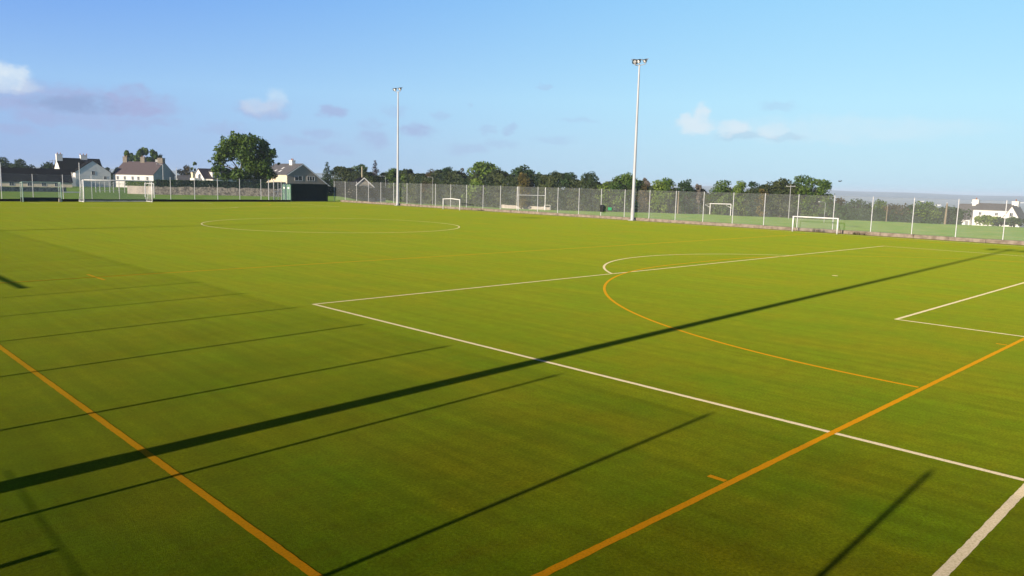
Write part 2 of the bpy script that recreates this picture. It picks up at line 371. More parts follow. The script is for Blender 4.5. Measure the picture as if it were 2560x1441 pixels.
for sgn in (1, -1):
    fy = (lambda y: y) if sgn == 1 else (lambda y: 2*YM-y)
    G = -16.25
    e = LW/2
    band(wl_, (-9.9, fy(G)), (50.1, fy(G)), .095)
    band(wl_, (-e, fy(0)), (40.22+e, fy(0)))
    band(wl_, (0, fy(-e)), (0, fy(G+.07))); band(wl_, (40.22, fy(-e)), (40.22, fy(G+.07)))
    band(wl_, (10.98-e, fy(-10.92)), (29.26+e, fy(-10.92))); band(wl_, (10.98, fy(-10.92-e)), (10.98, fy(G+.07))); band(wl_, (29.26, fy(-10.92-e)), (29.26, fy(G+.07)))
    h = math.degrees(math.asin(5.42/9.15))
    arc(wl_, (CX, fy(-5.42)), 9.15, (h+.4)*sgn, (180-h-.4)*sgn)
    arc(wl_, (CX, fy(-5.42)), .06, 0, 360, .12, n=16)
arc(wl_, (CX, YM), 9.15, 0, 360)
for x in (-9.9, 50.1): band(wl_, (x, -16.18), (x, 2*YM+16.18))
tag(wl_.build('white_pitch_lines', M['line_white']), kind='structure')
yl = MB(); zy = .0035
for sgn in (1, -1):
    fy = (lambda y: y) if sgn == 1 else (lambda y: 2*YM-y)
    band(yl, (-7.37, fy(-13.9)), (47.6, fy(-13.9)), .088, zy)
    band(yl, (-7.26, fy(8.75)), (47.5, fy(8.4)), .1, zy)
    a = [(CX+1.83, 0, 90), (CX-1.83, 90, 180)]
    for cx_, a0, a1 in a: arc(yl, (cx_, fy(-13.9)), 14.6, a0*sgn+(.3 if a0 == 0 else 0)*sgn, a1*sgn-(.3 if a1 == 180 else 0)*sgn, .085, zy)
    band(yl, (CX-1.83, fy(.7)), (CX+1.83, fy(.7)), .085, zy)
    for x in (-2.75, 9.4, 13.3, 26.9, 30.8, 43): band(yl, (x, fy(-13.84)), (x, fy(-13.62)), .08, zy)
    for x in (-2.77, 43): band(yl, (x, fy(7.85)), (x, fy(9.6)), .1, zy)
for x in (-7.32, 47.6): band(yl, (x, -13.84), (x, 2*YM+13.84), .09, zy)
tag(yl.build('yellow_pitch_lines', M['line_yellow']), kind='structure')
tag(sheet('brown_strip', 51.15, -22, 51.58, 80.6, .006, M['strip_brown']), kind='structure')  # plain brown strip along the foot of the far kerb

# ------------------------------------------------------------------ fences
def fence(name, label, A, B, n, mm, h=3.0, base=.28, post_r=.032, kerb=None, mesh=True, wires=True):
    """n bays from A to B"""
    A = Vector((*A, 0)); B = Vector((*B, 0)); d = (B-A); L = d.length; rz = math.atan2(d.y, d.x)
    t = thing(name, label, 'fence', A, rz); st = L/n
    pm = MB().tube([(0, 0, -.1), (0, 0, h)], post_r, 8); pm.tube([(0, 0, h), (0, 0, h+.02)], post_r*1.15, 8)
    p0 = pm.build('fence_post', M['post_steel'], t)
    b0 = MB().add([(.04, 0, base), (st-.04, 0, base), (st-.04, 0, h-.03), (.04, 0, h-.03)], [(0, 1, 2, 3)]).build('mesh_panel', M[mm], t) if mesh else None
    for i in range(1, n+1):
        c = p0.copy(); link(c, t); c.location = (i*st, 0, 0)
        if i < n and b0: c = b0.copy(); link(c, t); c.location = (i*st, 0, 0)
    if wires:
        for z in (h-.03,):
            MB().tube([(0, .04, z), (L, .04, z)], .004, 4).build('line_wire', M['galvanised'], t)
    return t
fence('wire_fence', 'tall grey wire mesh fence on a pale kerb down the far side of the pitch', (51.84, -15.77), (51.78, 83.23), 33, 'wire_mesh')
fence('end_fence', 'clear wire mesh fence with steel posts behind the full size goal', (-12.0, 80.95), (42.0, 80.95), 18, 'wire_mesh_end', base=.3)
fence('side_fence', 'tall wire mesh fence along the near side of the pitch', (-11.8, -19.0), (-11.8, 80.95), 33, 'wire_mesh_near', base=.05, post_r=.035)
# kerbs: real steps
def kerb_strip(name, label, x0, y0, x1, y1, h, mt, seg=2.4, along='y'):
    rnd = random.Random(5); mb = MB(); n = int((y1-y0 if along == 'y' else x1-x0)/seg)
    for i in range(n):
        j = rnd.uniform(-.012, .012); k = rnd.uniform(-.02, .02)
        if along == 'y': mb.box((x0+k, y0+i*seg+.01, -.2), (x1+k, y0+(i+1)*seg-.01, h+j))
        else: mb.box((x0+i*seg+.01, y0+k, -.2), (x0+(i+1)*seg-.01, y1+k, h+j))
    return tag(mb.build(name, M[mt], bevel=.02), label, 'kerb')
kerb_strip('stone_kerb', 'low pinkish stone kerb under the long far side fence', 51.58, -22, 52.05, 83.4, .27, 'kerb')
kerb_strip('shaded_kick_board', 'low kick board, shade painted near black, under the fence behind the full size goal', -12, 80.6, 43.9, 80.85, .27, 'dark_board', along='x')  # shade on this kerb's face is put into its near-black colour

# gate beside the container
g = thing('fence_gate', 'grey steel fence gate with braced frame left of the green container', 'gate', (40.3, 81.3, 0))
for x in (0.0, .75): MB().tube([(x, 0, 0), (x, 0, 3.0)], .05, 8).build('gate_post', M['post_steel'], g)
MB().tube([(2.75, .3, 0), (2.75, .3, 2.9)], .05, 8).build('gate_post', M['post_steel'], g)
lf = MB()
for a, b in (((1.5, .2, .15), (1.5, .2, 2.7)), ((2.6, .3, .15), (2.6, .3, 2.7)), ((1.5, .2, 2.7), (2.6, .3, 2.7)), ((1.5, .2, .15), (2.6, .3, .15)), ((.8, .1, 1.35), (2.6, .3, 1.35)), ((1.5, .2, 1.4), (2.6, .3, 2.65)), ((.8, .1, .15), (1.5, .2, 1.3)), ((.8, .1, 2.7), (1.5, .2, 2.7)), ((.8, .1, .15), (.8, .1, 2.7))):
    lf.tube([a, b], .028, 6)
lf.build('gate_leaf', M['post_steel'], g)
MB().add([(.05, 0, .2), (.7, .07, .2), (.7, .07, 2.9), (.05, 0, 2.9)], [(0, 1, 2, 3)]).build('mesh_panel', M['wire_mesh'], g)
MB().add([(.85, .1, .2), (2.55, .29, .2), (2.55, .29, 2.65), (.85, .1, 2.65)], [(0, 1, 2, 3)]).build('mesh_panel', M['wire_mesh_end'], g)

# shipping container
c = thing('shipping_container', 'dark green corrugated shipping container standing at the far corner of the pitch', 'container', (44.25, 82.3, 0), R(3))
CLn, CW, CH = 6.06, 2.44, 2.5
body = MB(); n = 34; st = (CLn-.3)/n; prof = []
for side_y, s in ((0, -1), (CW, 1)):
    vs_ = []; fs_ = []
    for i in range(n):
        x = .15+i*st
        for dx, dy in ((0, .04), (.3, .04), (.45, 0), (.85, 0)):
            vs_ += [(x+dx*st, side_y - s*dy, .18), (x+dx*st, side_y - s*dy, CH-.12)]
    k = len(vs_)//2; fs_ = [(2*i, 2*i+2, 2*i+3, 2*i+1) for i in range(k-1)]
    body.add(vs_, fs_)
body.box((.1, .06, CH-.13), (CLn-.1, CW-.06, CH-.03)); body.box((.1, .06, .1), (CLn-.1, CW-.06, .2)); body.box((CLn-.1, .1, .15), (CLn-.04, CW-.1, CH-.1))
body.build('body', M['container_green'], c)
fr = MB()
for x in (0, CLn-.15):
    for y in (-.02, CW-.13): fr.box((x, y, 0), (x+.15, y+.15, CH))
for y in (-.02, CW-.13):
    for z in (.02, CH-.12): fr.box((.15, y, z), (CLn-.15, y+.15, z+.12))
for x in (0, CLn-.15):
    for z in (.02, CH-.12): fr.box((x, .13, z), (x+.15, CW-.13, z+.12))
fr.build('corner_frame', M['container_green'], c)
for k in range(2):
    y0 = .14+k*1.09; d = MB(); d.box((-.02, y0, .16), (.03, y0+1.06, CH-.14))
    do = d.build('door', M['container_lit_door'], c, bevel=.01)
    MB().box((-.025, y0+.3, 1.75), (-.018, y0+.85, 2.0)).build('door_plate', M['white_paint'], do)
    for j in (.25, .8):
        MB().tube([(-.06, y0+j, .1), (-.06, y0+j, CH-.08)], .025, 6).build('locking_bar', M['pale_green_paint'], do)
        MB().box((-.09, y0+j-.25, 1.05), (-.065, y0+j+.03, 1.09)).build('handle', M['galvanised'], do)

# ------------------------------------------------------------------ floodlight masts
def mast(label, x, y, heads, h=14.9, group='floodlight masts around the pitch'):
    t = thing('floodlight_mast', label, 'floodlight', (x, y, .0), 0, group)
    MB().tube([(0, 0, 0), (0, 0, 1.2), (0, 0, 1.25), (0, 0, h*.55), (0, 0, h)], [.185, .18, .165, .125, .075], 16, True).build('pole', M['mast_steel'], t, smooth=False)
    bp = MB(); bp.box((-.3, -.3, .0), (.3, .3, .05))
    for a in range(4): bp.tube([(.22*math.cos(R(45+90*a)), .22*math.sin(R(45+90*a)), .05), (.22*math.cos(R(45+90*a)), .22*math.sin(R(45+90*a)), .14)], .025, 6)
    bp.build('base_plate', M['galvanised'], t)
    MB().box((-.19, -.06, .55), (-.165, .06, 1.05)).build('access_door', M['mast_steel'], t)
    br = MB(); 
    for off, yaw, tilt in heads: br.tube([(0, 0, h-.1), (off[0], off[1], h+.02), (off[0], off[1], h+.32)], .035, 6)
    br.build('crossarm', M['galvanised'], t)
    for off, yaw, tilt in heads:
        Mx = Matrix.Translation((off[0], off[1], h+.38)) @ Matrix.Rotation(yaw, 4, 'Z') @ Matrix.Rotation(tilt, 4, 'Y') @ Matrix.Scale(.78, 4)
        hs = MB(); vs_ = [Mx @ Vector(p) for p in ((.0, -.19, -.15), (.0, .19, -.15), (.0, .19, .15), (.0, -.19, .15), (.28, -.31, -.24), (.28, .31, -.24), (.28, .31, .24), (.28, -.31, .24))]
        hs.add(vs_, [(0, 1, 2, 3), (0, 4, 5, 1), (1, 5, 6, 2), (2, 6, 7, 3), (3, 7, 4, 0)])
        hs.box((-.16, -.1, -.09), (.0, .1, .09), Mx)
        ho = hs.build('lamp_head', M['lamp_housing'], t)
        MB().add([Mx @ Vector(p) for p in ((.2, -.27, -.2), (.2, .27, -.2), (.2, .27, .2), (.2, -.27, .2))], [(0, 1, 2, 3)]).build('lamp_panel', M['dark_metal'], ho)
        MB().add([Mx @ Vector((.25, .2*math.cos(2*math.pi*k/16), -.02+.19*math.sin(2*math.pi*k/16))) for k in range(16)], [tuple(range(16))]).build('lamp_reflector', M['lamp_glint_white'], ho)  # white disc: the lens's sun reflection put into its colour
        MB().box((.04, -.36, -.04), (.12, -.32, .04), Mx).box((.04, .32, -.04), (.12, .36, .04), Mx).box((-.2, -.36, -.03), (.12, -.34, .03), Mx).box((-.2, .34, -.03), (.12, .36, .03), Mx).box((-.22, -.36, -.03), (-.19, .36, .03), Mx).build('bracket', M['galvanised'], ho)
    return t
W_ = math.pi
mast('nearer tall floodlight mast at the far fence, carrying a cluster of lamp heads', 51.2, 27.75, [((.15, .62), W_+.5, .62), ((-.1, -.05), W_-.15, .55), ((.12, -.66), W_-.5, .62), ((-.35, .35), W_+.9, .7)])
mast('farther floodlight mast with two white faced heads, right of the green container', 51.25, 66.6, [((0, .62), W_+.15, .62), ((0, -.55), W_-.1, .6)])
for y_, lab in ((-9.0, 'near side mast casting the long dark shadow across the white box'), (31.8, 'floodlight mast on the near side casting the thin far shadow')):
    mast(lab, -12.1, y_, [((0, .8), .35, .6), ((.25, 0), 0, .5), ((0, -.8), -.35, .6)])
# unseen bar put at the near fence to throw the short dark shadow
sb = thing('unseen_bar', 'unseen grey bar put across the near side fence for its shadow', 'bar', (-11.9, 8.7, 0), 0)
MB().box((-.03, -1.95, 1.79), (.03, 2.4, 1.85)).build('bar', M['bar_grey'], sb)
for y_ in (-1.8, 2.2): MB().box((.032, y_, 1.77), (.07, y_+.05, 1.87)).build('clamp', M['galvanised'], sb)

# low handrail by the near fence whose shadow crosses the bottom left corner
hr = thing('handrail', 'low steel handrail on a short post beside the near side fence', 'handrail', (-11.95, -10.9, 0))
MB().tube([(0, 0, 0), (0, 0, .84)], .045, 8).build('post', M['galvanised'], hr)
MB().tube([(0, -2.6, .84), (0, 2.4, .88)], .0055, 6).build('rail', M['galvanised'], hr)
# ------------------------------------------------------------------ goals
def net(mb, quad, nu=1, nv=1): mb.add(quad, [(0, 1, 2, 3)])
def full_goal():
    t = thing('football_goal', 'full size white football goal with side frames and net, in front of the end fence', 'football goal', (CX, 78.35, 0))
    w = 3.66; h = 2.44; r = .06
    for s in (-1, 1): MB().tube([(s*(w+r), 0, 0), (s*(w+r), 0, h+.12)], r, 12).build('post', M['white_paint'], t, True)
    MB().tube([(-w-r, 0, h+r), (w+r, 0, h+r)], r, 12).build('crossbar', M['white_paint'], t, True)
    MB().tube([(-w-r, 1.9, .05), (w+r, 1.9, .05)], .045, 8).build('ground_bar', M['white_paint'], t)
    for s in (-1, 1):
        f = MB(); X_ = s*(w+r); f.tube([(X_, .06, .05), (X_, 1.9, .05)], .045, 8); f.tube([(X_, .04, h), (X_, .75, h-.02), (X_, 1.88, .1)], .025, 6)
        f.build('side_frame', M['white_paint'], t)
    nm = MB(); a = w+.05
    nm.add([(-a, .75, h-.02), (a, .75, h-.02), (a, 1.85, .08), (-a, 1.85, .08)], [(0, 1, 2, 3)])
    nm.add([(-a, .05, h), (a, .05, h), (a, .74, h-.02), (-a, .74, h-.02)], [(0, 1, 2, 3)])
    for s in (-1, 1): nm.add([(s*a, .05, .06), (s*a, 1.82, .06), (s*a, .74, h-.03), (s*a, .05, h-.03)], [(0, 1, 2, 3)])
    nm.build('net', M['goal_net'], t)
full_goal()
def hockey_goal():
    t = thing('hockey_goal', 'pale green hockey goal with dark backboard at the left end of the pitch', 'hockey goal', (12.43, 79.0, 0))
    w = 1.86
    for s in (-1, 1):
        MB().box((s*w-.04, -.04, 0), (s*w+.04, .04, 2.14)).build('post', M['pale_green_paint'], t)
        f = MB(); f.box((s*w-.025, .9, 0), (s*w+.025, .95, 2.1)); f.box((s*w-.02, .05, 2.08), (s*w+.02, .9, 2.12)); f.build('side_frame', M['pale_green_paint'], t)
        MB().box((s*w-.02, .05, 0), (s*w+.02, 1.2, .46)).build('sideboard', M['dark_board'], t)
    MB().box((-w-.04, -.04, 2.14), (w+.04, .04, 2.2)).build('crossbar', M['pale_green_paint'], t)
    MB().box((-w+.03, 1.0, 0), (w-.03, 1.04, .46)).build('backboard', M['container_green'], t)
    MB().box((w-.28, -.12, 0), (w-.06, .1, .36)).build('ballast_block', M['concrete'], t)
    nm = MB(); nm.add([(-w, .93, .46), (w, .93, .46), (w, .93, 2.1), (-w, .93, 2.1)], [(0, 1, 2, 3)])
    for s in (-1, 1): nm.add([(s*w, .05, .46), (s*w, .9, .46), (s*w, .9, 2.08), (s*w, .05, 2.08)], [(0, 1, 2, 3)])
    nm.build('net', M['wire_mesh_end'], t)
hockey_goal()
def five_goal(label, x, y, w, rz=0, h=1.22, bow=0.0):
    """small goal facing -x, posts w apart along y"""
    t = thing('small_goal', label, 'small goal', (x, y, 0), rz, 'low white five a side goals at the far fence')
    for s in (-1, 1): MB().tube([(0, s*w/2, 0), (0, s*w/2, h)], .055, 10).build('post', M['white_paint'], t, True)
    MB().tube([(0, -w/2-.05, h), (0, 0, h+bow), (0, w/2+.05, h)], .055, 10).build('crossbar', M['white_paint'], t, True)
    f = MB()
    for s in (-1, 1):
        f.tube([(.04, s*w/2, h-.12), (.75, s*w/2, .05)], .014, 5)
    f.tube([(.75, -w/2, .05), (.75, w/2, .05)], .014, 5)
    f.build('back_frame', M['brown_paint'], t)
    MB().add([(.04, -w/2, h-.1), (.04, w/2, h-.1), (.75, w/2, .06), (.75, -w/2, .06)], [(0, 1, 2, 3)]).build('net', M['wire_mesh_end'], t)
five_goal('low white goal at the far fence, nearest the right edge', 50.3, 9.03, 3.66)
five_goal('small white goal with slightly bowed crossbar, between the farther mast and the bin', 49.55, 53.4, 3.1, .0, 1.24, .08)
# goals and posts in the field beyond
def post_goal(name, label, cat, a, b, hbar, hpost, r=.06, brk=False, group=None):
    mid = (a+b)/2; t = thing(name, label, cat, mid, 0, group); A = a-mid; B = b-mid
    for p in (A, B): MB().tube([p+Vector((0, 0, -.2)), p+Vector((0, 0, hpost))], r, 8).build('post', M['white_paint'], t)
    MB().tube([A+Vector((0, 0, hbar)), B+Vector((0, 0, hbar))], r*.9, 8).build('crossbar', M['white_paint'], t)
    if brk:
        d = (B-A).normalized(); nrm = Vector((-d.y, d.x, 0))
        if d.dot(_R) < 0: d = -d
        for p in (A, B):
            MB().tube([p+Vector((0, 0, hbar)), p+Vector((0, 0, hbar-.12))+d*-.9+_F*.8, p+Vector((0, 0, hbar-.8))], .04, 6).build('net_bracket', M['white_paint'], t)
    return t
def onG(px, depth, dz=0):
    p = at(px, 500, depth); return Vector((p.x, p.y, Tz(p)+dz))
post_goal('rugby_posts', 'white H shaped rugby posts standing in the field beyond the fence', 'rugby posts', onG(1293, 157), onG(1363, 160), 3.05, 4.75, .075)
post_goal('field_goal', 'white football goal on the grass field behind the far fence, right of the nearer mast', 'football goal', onG(1776.5, 163.7), onG(1828.5, 161.5), 2.44, 2.44, .08, True)
post_goal('distant_goal', 'tiny white goal by the low wall just right of the rugby posts', 'football goal', onG(1362, 186), onG(1376, 184), 1.3, 1.3, .05)
pg = post_goal('training_goal', 'small white goal standing obliquely behind the right post of the full size goal', 'football goal', onG(363.5, 112), onG(386, 109), 2.0, 2.0, .055)

# litter bin on the fence, green plate beside it
t = thing('litter_bin', 'black litter bin hung on a post of the far fence', 'bin', (51.42, 31.75, 0))
def frus(mb, z0, z1, a0, b0, a1, b1, x=0, y=0):
    mb.add([(x-a0, y-b0, z0), (x+a0, y-b0, z0), (x+a0, y+b0, z0), (x-a0, y+b0, z0), (x-a1, y-b1, z1), (x+a1, y-b1, z1), (x+a1, y+b1, z1), (x-a1, y+b1, z1)], [(0, 3, 2, 1), (4, 5, 6, 7), (0, 1, 5, 4), (1, 2, 6, 5), (2, 3, 7, 6), (3, 0, 4, 7)])
mb = MB(); frus(mb, .66, 1.22, .13, .17, .17, .22); mb.build('body', M['black_plastic'], t, bevel=.03)
mb = MB(); frus(mb, 1.225, 1.38, .18, .235, .12, .16); mb.build('hood', M['black_plastic'], t, bevel=.03)
MB().box((.172, -.04, .9), (.3, .04, 1.0)).build('bracket', M['dark_metal'], t)
t = thing('fence_sign', 'small bright green plate fixed to the fence right of the bin', 'sign', (51.7, 31.0, 0))
mb = MB(); mb.box((0, -.24, .86), (.02, .24, 1.16)); mb.build('plate', M['green_plastic'], t, bevel=.01)
MB().box((.022, -.2, .92), (.04, .2, .95)).box((.022, -.2, 1.07), (.04, .2, 1.1)).build('clip', M['galvanised'], t)

# ------------------------------------------------------------------ houses
def wall_roof(mb_w, mb_r, x0, x1, yf, yb, yr, ef, eb, rz_, base, over=.3, th=.14, gend=.15):
    """gabled block: ridge along x, front eave at yf height ef, back eave yb height eb, ridge at yr height rz_"""
    mb_w.prismx([(yf, base), (yb, base), (yb, eb), (yr, rz_), (yf, ef)], x0, x1)
    sf = (rz_-ef)/(yr-yf); sbk = (rz_-eb)/(yb-yr)
    o = .03
    mb_r.prismx([(yf-over, ef-over*sf+o), (yr, rz_+o), (yb+over, eb-over*sbk+o), (yb+over, eb-over*sbk+o+th), (yr, rz_+o+th*1.15), (yf-over, ef-over*sf+o+th)], x0-gend, x1+gend)
def window(parent, face, u, z, w, h, o=0.0, bars=1):
    """face: 'f' front (-y at y=o), 'r' right gable (+x at x=o), 'l' left gable"""
    fr = MB(); gl = MB()
    def bx(mb, u0, u1, z0, z1, d0, d1):
        if face == 'f': mb.box((u0, o-d1, z0), (u1, o-d0, z1))
        elif face == 'r': mb.box((o+d0, u0, z0), (o+d1, u1, z1))
        else: mb.box((o-d1, u0, z0), (o-d0, u1, z1))
    b = .07
    bx(fr, u-w/2, u-w/2+b, z, z+h, .003, .06); bx(fr, u+w/2-b, u+w/2, z, z+h, .003, .06)
    bx(fr, u-w/2+b, u+w/2-b, z, z+b, .003, .06); bx(fr, u-w/2+b, u+w/2-b, z+h-b, z+h, .003, .06)
    for k in range(bars):
        uu = u-w/2+w*(k+1)/(bars+1); bx(fr, uu-.03, uu+.03, z+b, z+h-b, .003, .055)
    bx(gl, u-w/2+b, u+w/2-b, z+b, z+h-b, .002, .02)
    f = fr.build('window', M['window_frame'], parent); gl.build('pane', M['glass'], f); return f
def chimney(parent, x, y, z0, z1, w, d, mt, pots=2):
    mb = MB(); mb.box((x-w/2, y-d/2, z0), (x+w/2, y+d/2, z1-.25)); mb.box((x-w/2-.06, y-d/2-.06, z1-.25), (x+w/2+.06, y+d/2+.06, z1))
    c_ = mb.build('chimney', M[mt], parent)
    for k in range(pots):
        xx = x+(k-(pots-1)/2)*w*.5; MB().tube([(xx, y, z1), (xx, y, z1+.45)], [.15, .12], 8).build('chimney_pot', M['clay'], c_)
def place(px, depth, alpha):
    """position below photo column px at this distance; front turned alpha to the left of the viewer"""
    p = at(px, 450, depth); d = Vector((p.x-CAM.x, p.y-CAM.y, 0)).normalized()
    c_ = -d; Lf = Vector((-d.y, d.x, 0)); a = R(alpha); nf = c_*math.cos(a)+Lf*math.sin(a)
    ex = Vector((-nf.y, nf.x, 0)); return Vector((p.x, p.y, 0)), math.atan2(ex.y, ex.x)
def zpx(px, py, depth): return at(px, py, depth).z

# barn at the far left
p, a = place(62, 205, -4); t = thing('long_barn', 'long low building with dark slate roof and small windows at the left edge', 'building', p, a)
w = MB(); r = MB(); wall_roof(w, r, -12, 10.6, -3.6, 4.4, .4, .75, .75, 3.95, -1.2, .35)
w.build('wall', M['render_cream'], t); r.build('roof', M['slate_dark'], t)
for u in (-8, -3.2, .8, 4.0, 7.0): window(t, 'f', u, -.55, 1.1, 1.0, -3.6)
# white gabled house
D = 250; p, a = place(206, D, -14); t = thing('white_house', 'white two storey house with two white chimneys and a wide gable facing the pitch', 'house', p, a)
w = MB(); r = MB(); wall_roof(w, r, -6.6, 5.8, -2.2, 6.4, 2.1, 3.6, 3.6, 7.7, -1.5, .25)
wg = MB(); rg = MB()
wg.prism([(-3.2, -1.5), (7.1, -1.5), (7.1, 3.5), (1.95, 7.1), (-3.2, 3.5)], -5.2, -2.25)
s_ = 3.6/5.15
for sx in (-1, 1):
    rg.prism([(1.95, 7.12), (1.95+sx*5.5, 7.12-5.5*s_), (1.95+sx*5.5, 7.26-5.5*s_), (1.95, 7.28)], -5.35, 1.7)
w.build('wall', M['render_white'], t); r.build('roof', M['slate_dark'], t); wg.build('gable_wing', M['render_white'], t); rg.build('wing_roof', M['slate_dark'], t)
chimney(t, -6.0, 1.6, 6.3, 9.0, 1.7, 1.2, 'render_white', 2); chimney(t, 1.2, 2.2, 6.9, 9.0, 1.9, 1.2, 'render_white', 3)
window(t, 'f', 1.95, 2.6, 1.0, 1.3, -5.2); window(t, 'f', 5.4, 1.2, .9, 1.1, -5.2); window(t, 'l', 2.1, 2.9, 1.0, 1.3, -6.6); window(t, 'f', -4.9, 1.7, .8, 1.1, -2.2)
MB().prismx([(-7.2, -1.5), (-5.3, -1.5), (-5.3, 1.5), (-6.3, 2.0), (-7.2, 1.5)], -5.4, -3.7).build('porch', M['render_white'], t)
# row house with three chimneys
D = 255; p, a = place(366, D, 39); t = thing('farmhouse', 'long white farmhouse with brown slate roof and three chimneys behind the hedge', 'house', p, a)
w = MB(); r = MB(); wall_roof(w, r, -8.6, 6.6, -4.9, 5.6, .4, 3.15, 3.15, 7.2, -1.5, .25)
w.build('wall', M['render_white'], t); r.build('roof', M['slate_brown'], t)
MB().add([(6.603, -4.85, -1.4), (6.603, 5.55, -1.4), (6.603, 5.55, 3.1), (6.603, .4, 7.1), (6.603, -4.85, 3.1)], [(0, 1, 2, 3, 4)]).build('gable_shade', M['render_grey'], t)  # grey overlay paints the gable end's shade over the white wall
for x in (-8.0, -1.2): chimney(t, x, .4, 6.2, 8.9, 1.6, 1.0, 'chimney_stone', 2)
chimney(t, 5.5, .6, 6.2, 8.7, 1.9, 1.3, 'chimney_stone', 0); chimney(t, 3.7, 1.6, 5.7, 8.2, 1.7, 1.0, 'render_grey', 0)
for u in (-6.9, -4.2, -1.2, 1.0, 4.4): window(t, 'f', u, 1.3, .9, 1.25, -4.9)
window(t, 'f', 2.8, -.9, 1.0, 1.2, -4.9)
# grey roofed shed
p, a = place(467, 225, -12); t = thing('grey_shed', 'low outbuilding with grey brown roof between the farmhouse and the white bungalow', 'outbuilding', p, a)
w = MB(); r = MB(); wall_roof(w, r, -2.6, 2.6, -2.2, 2.6, .2, .9, .9, 3.1, -1.3, .3); w.build('wall', M['render_grey'], t); r.build('roof', M['slate_grey'], t)
window(t, 'f', .5, -.4, .9, .9, -2.2)
# white bungalow with dormer
p, a = place(528, 215, -34); t = thing('white_bungalow', 'small white bungalow with a dormer and brown roof left of the big tree', 'house', p, a)
w = MB(); r = MB(); wall_roof(w, r, -3.8, 6.2, -2.4, 2.6, .1, 2.6, 2.6, 5.1, -1.3, .2); w.build('wall', M['render_white'], t); r.build('roof', M['slate_brown'], t)
MB().box((-1.2, -2.35, 2.65), (1.4, -.5, 4.3)).build('dormer', M['render_white'], t)
MB().prism([(-1.45, 4.3), (1.65, 4.3), (1.5, 4.5), (.1, 4.95), (-1.3, 4.5)], -2.5, 0).build('dormer_roof', M['slate_grey'], t)
window(t, 'f', .3, 2.9, 1.3, 1.0, -2.35); window(t, 'l', .1, 2.0, .5, 1.5, -3.8)
MB().box((-3.2, -5.6, -1.3), (9.5, -2.45, 2.3)).build('extension', M['render_white'], t)
MB().box((-3.3, -5.7, 2.303), (9.6, -2.3, 2.45)).build('extension_roof', M['concrete'], t)
MB().box((-5.9, -1.3, -1.3), (-3.85, .9, 2.6)).build('annex', M['render_white'], t)
chimney(t, -5.6, -.2, 2.6, 4.1, .8, .8, 'render_cream', 0)
# stone faced house with the wide gable, right of the big tree
D = 200; p, a = place(757, D, 62); t = thing('stone_house', 'house with wide stone gable, two white windows and grey roof behind the container', 'house', p, a)
w = MB(); r = MB()
# gable (+x) end at the ridge column; y runs to the right in the picture
wall_roof(w, r, -15, 0, -4.4, 8.3, 0, 4.15, .9, 6.85, -1.5, .25, .16, .25)
w.build('wall', M['blockwork'], t); r.build('roof', M['slate_grey'], t)
MB().add([(-15, -4.403, -1.4), (0, -4.403, -1.4), (0, -4.403, 4.1), (-15, -4.403, 4.1)], [(0, 1, 2, 3)]).build('side_render', M['render_cream'], t)
vb = MB()
vb.add([(.27, -4.7, 3.75), (.31, -4.7, 3.75), (.31, 0, 6.75), (.27, 0, 6.75), (.27, -4.7, 3.99), (.31, -4.7, 3.99), (.31, 0, 6.99), (.27, 0, 6.99)], [(0, 1, 2, 3), (4, 7, 6, 5), (1, 5, 6, 2), (0, 3, 7, 4), (0, 4, 5, 1), (3, 2, 6, 7)])
vb.add([(.27, 8.6, .5), (.31, 8.6, .5), (.31, 0, 6.7), (.27, 0, 6.7), (.27, 8.6, .78), (.31, 8.6, .78), (.31, 0, 6.98), (.27, 0, 6.98)], [(0, 1, 2, 3), (4, 7, 6, 5), (1, 5, 6, 2), (0, 3, 7, 4), (0, 4, 5, 1), (3, 2, 6, 7)])
vb.build('bargeboard', M['window_frame'], t)
chimney(t, -5.2, -.2, 6.2, 7.9, 1.5, 1.0, 'render_white', 2)
window(t, 'r', -1.2, 2.65, 2.2, 1.2, 0, 1); window(t, 'r', 2.3, 2.65, 2.2, 1.2, 0, 2)
for x_, y_ in ((-7.2, -2.1), (-9.2, -3.2), (-6.2, -3.4)):
    zz = 4.15+(y_+4.4)*2.7/4.4+.2
    MB().add([(x_, y_-.4, zz-.2), (x_+.9, y_-.4, zz-.2), (x_+.9, y_+.4, zz+.28), (x_, y_+.4, zz+.28)], [(0, 1, 2, 3)]).build('skylight', M['window_frame'], t)
# garage with white bargeboards
p, a = place(910, 168, 75); t = thing('gabled_garage', 'small grey garage with white edged gable seen through the fence beside the mast', 'garage', p, a)
w = MB(); r = MB(); wall_roof(w, r, -4.5, 0, -2.5, 2.5, 0, 1.45, 1.45, 3.6, -1.5, .2); w.build('wall', M['blockwork'], t); r.build('roof', M['slate_dark'], t)
for s in (-1, 1):
    MB().add([(.17, s*2.8, 1.1), (.21, s*2.8, 1.1), (.21, 0, 3.55), (.17, 0, 3.55), (.17, s*2.8, 1.34), (.21, s*2.8, 1.34), (.21, 0, 3.8), (.17, 0, 3.8)], [(0, 1, 2, 3), (4, 7, 6, 5), (1, 5, 6, 2), (0, 3, 7, 4), (0, 4, 5, 1), (3, 2, 6, 7)]).build('bargeboard', M['white_paint'], t)
MB().box((-1.0, 2.75, .85), (0, 4.9, 1.35)).build('flat_roof', M['render_white'], t)
MB().box((-.9, 2.75, -1.4), (-.1, 4.8, .84)).build('side_wall', M['blockwork'], t)
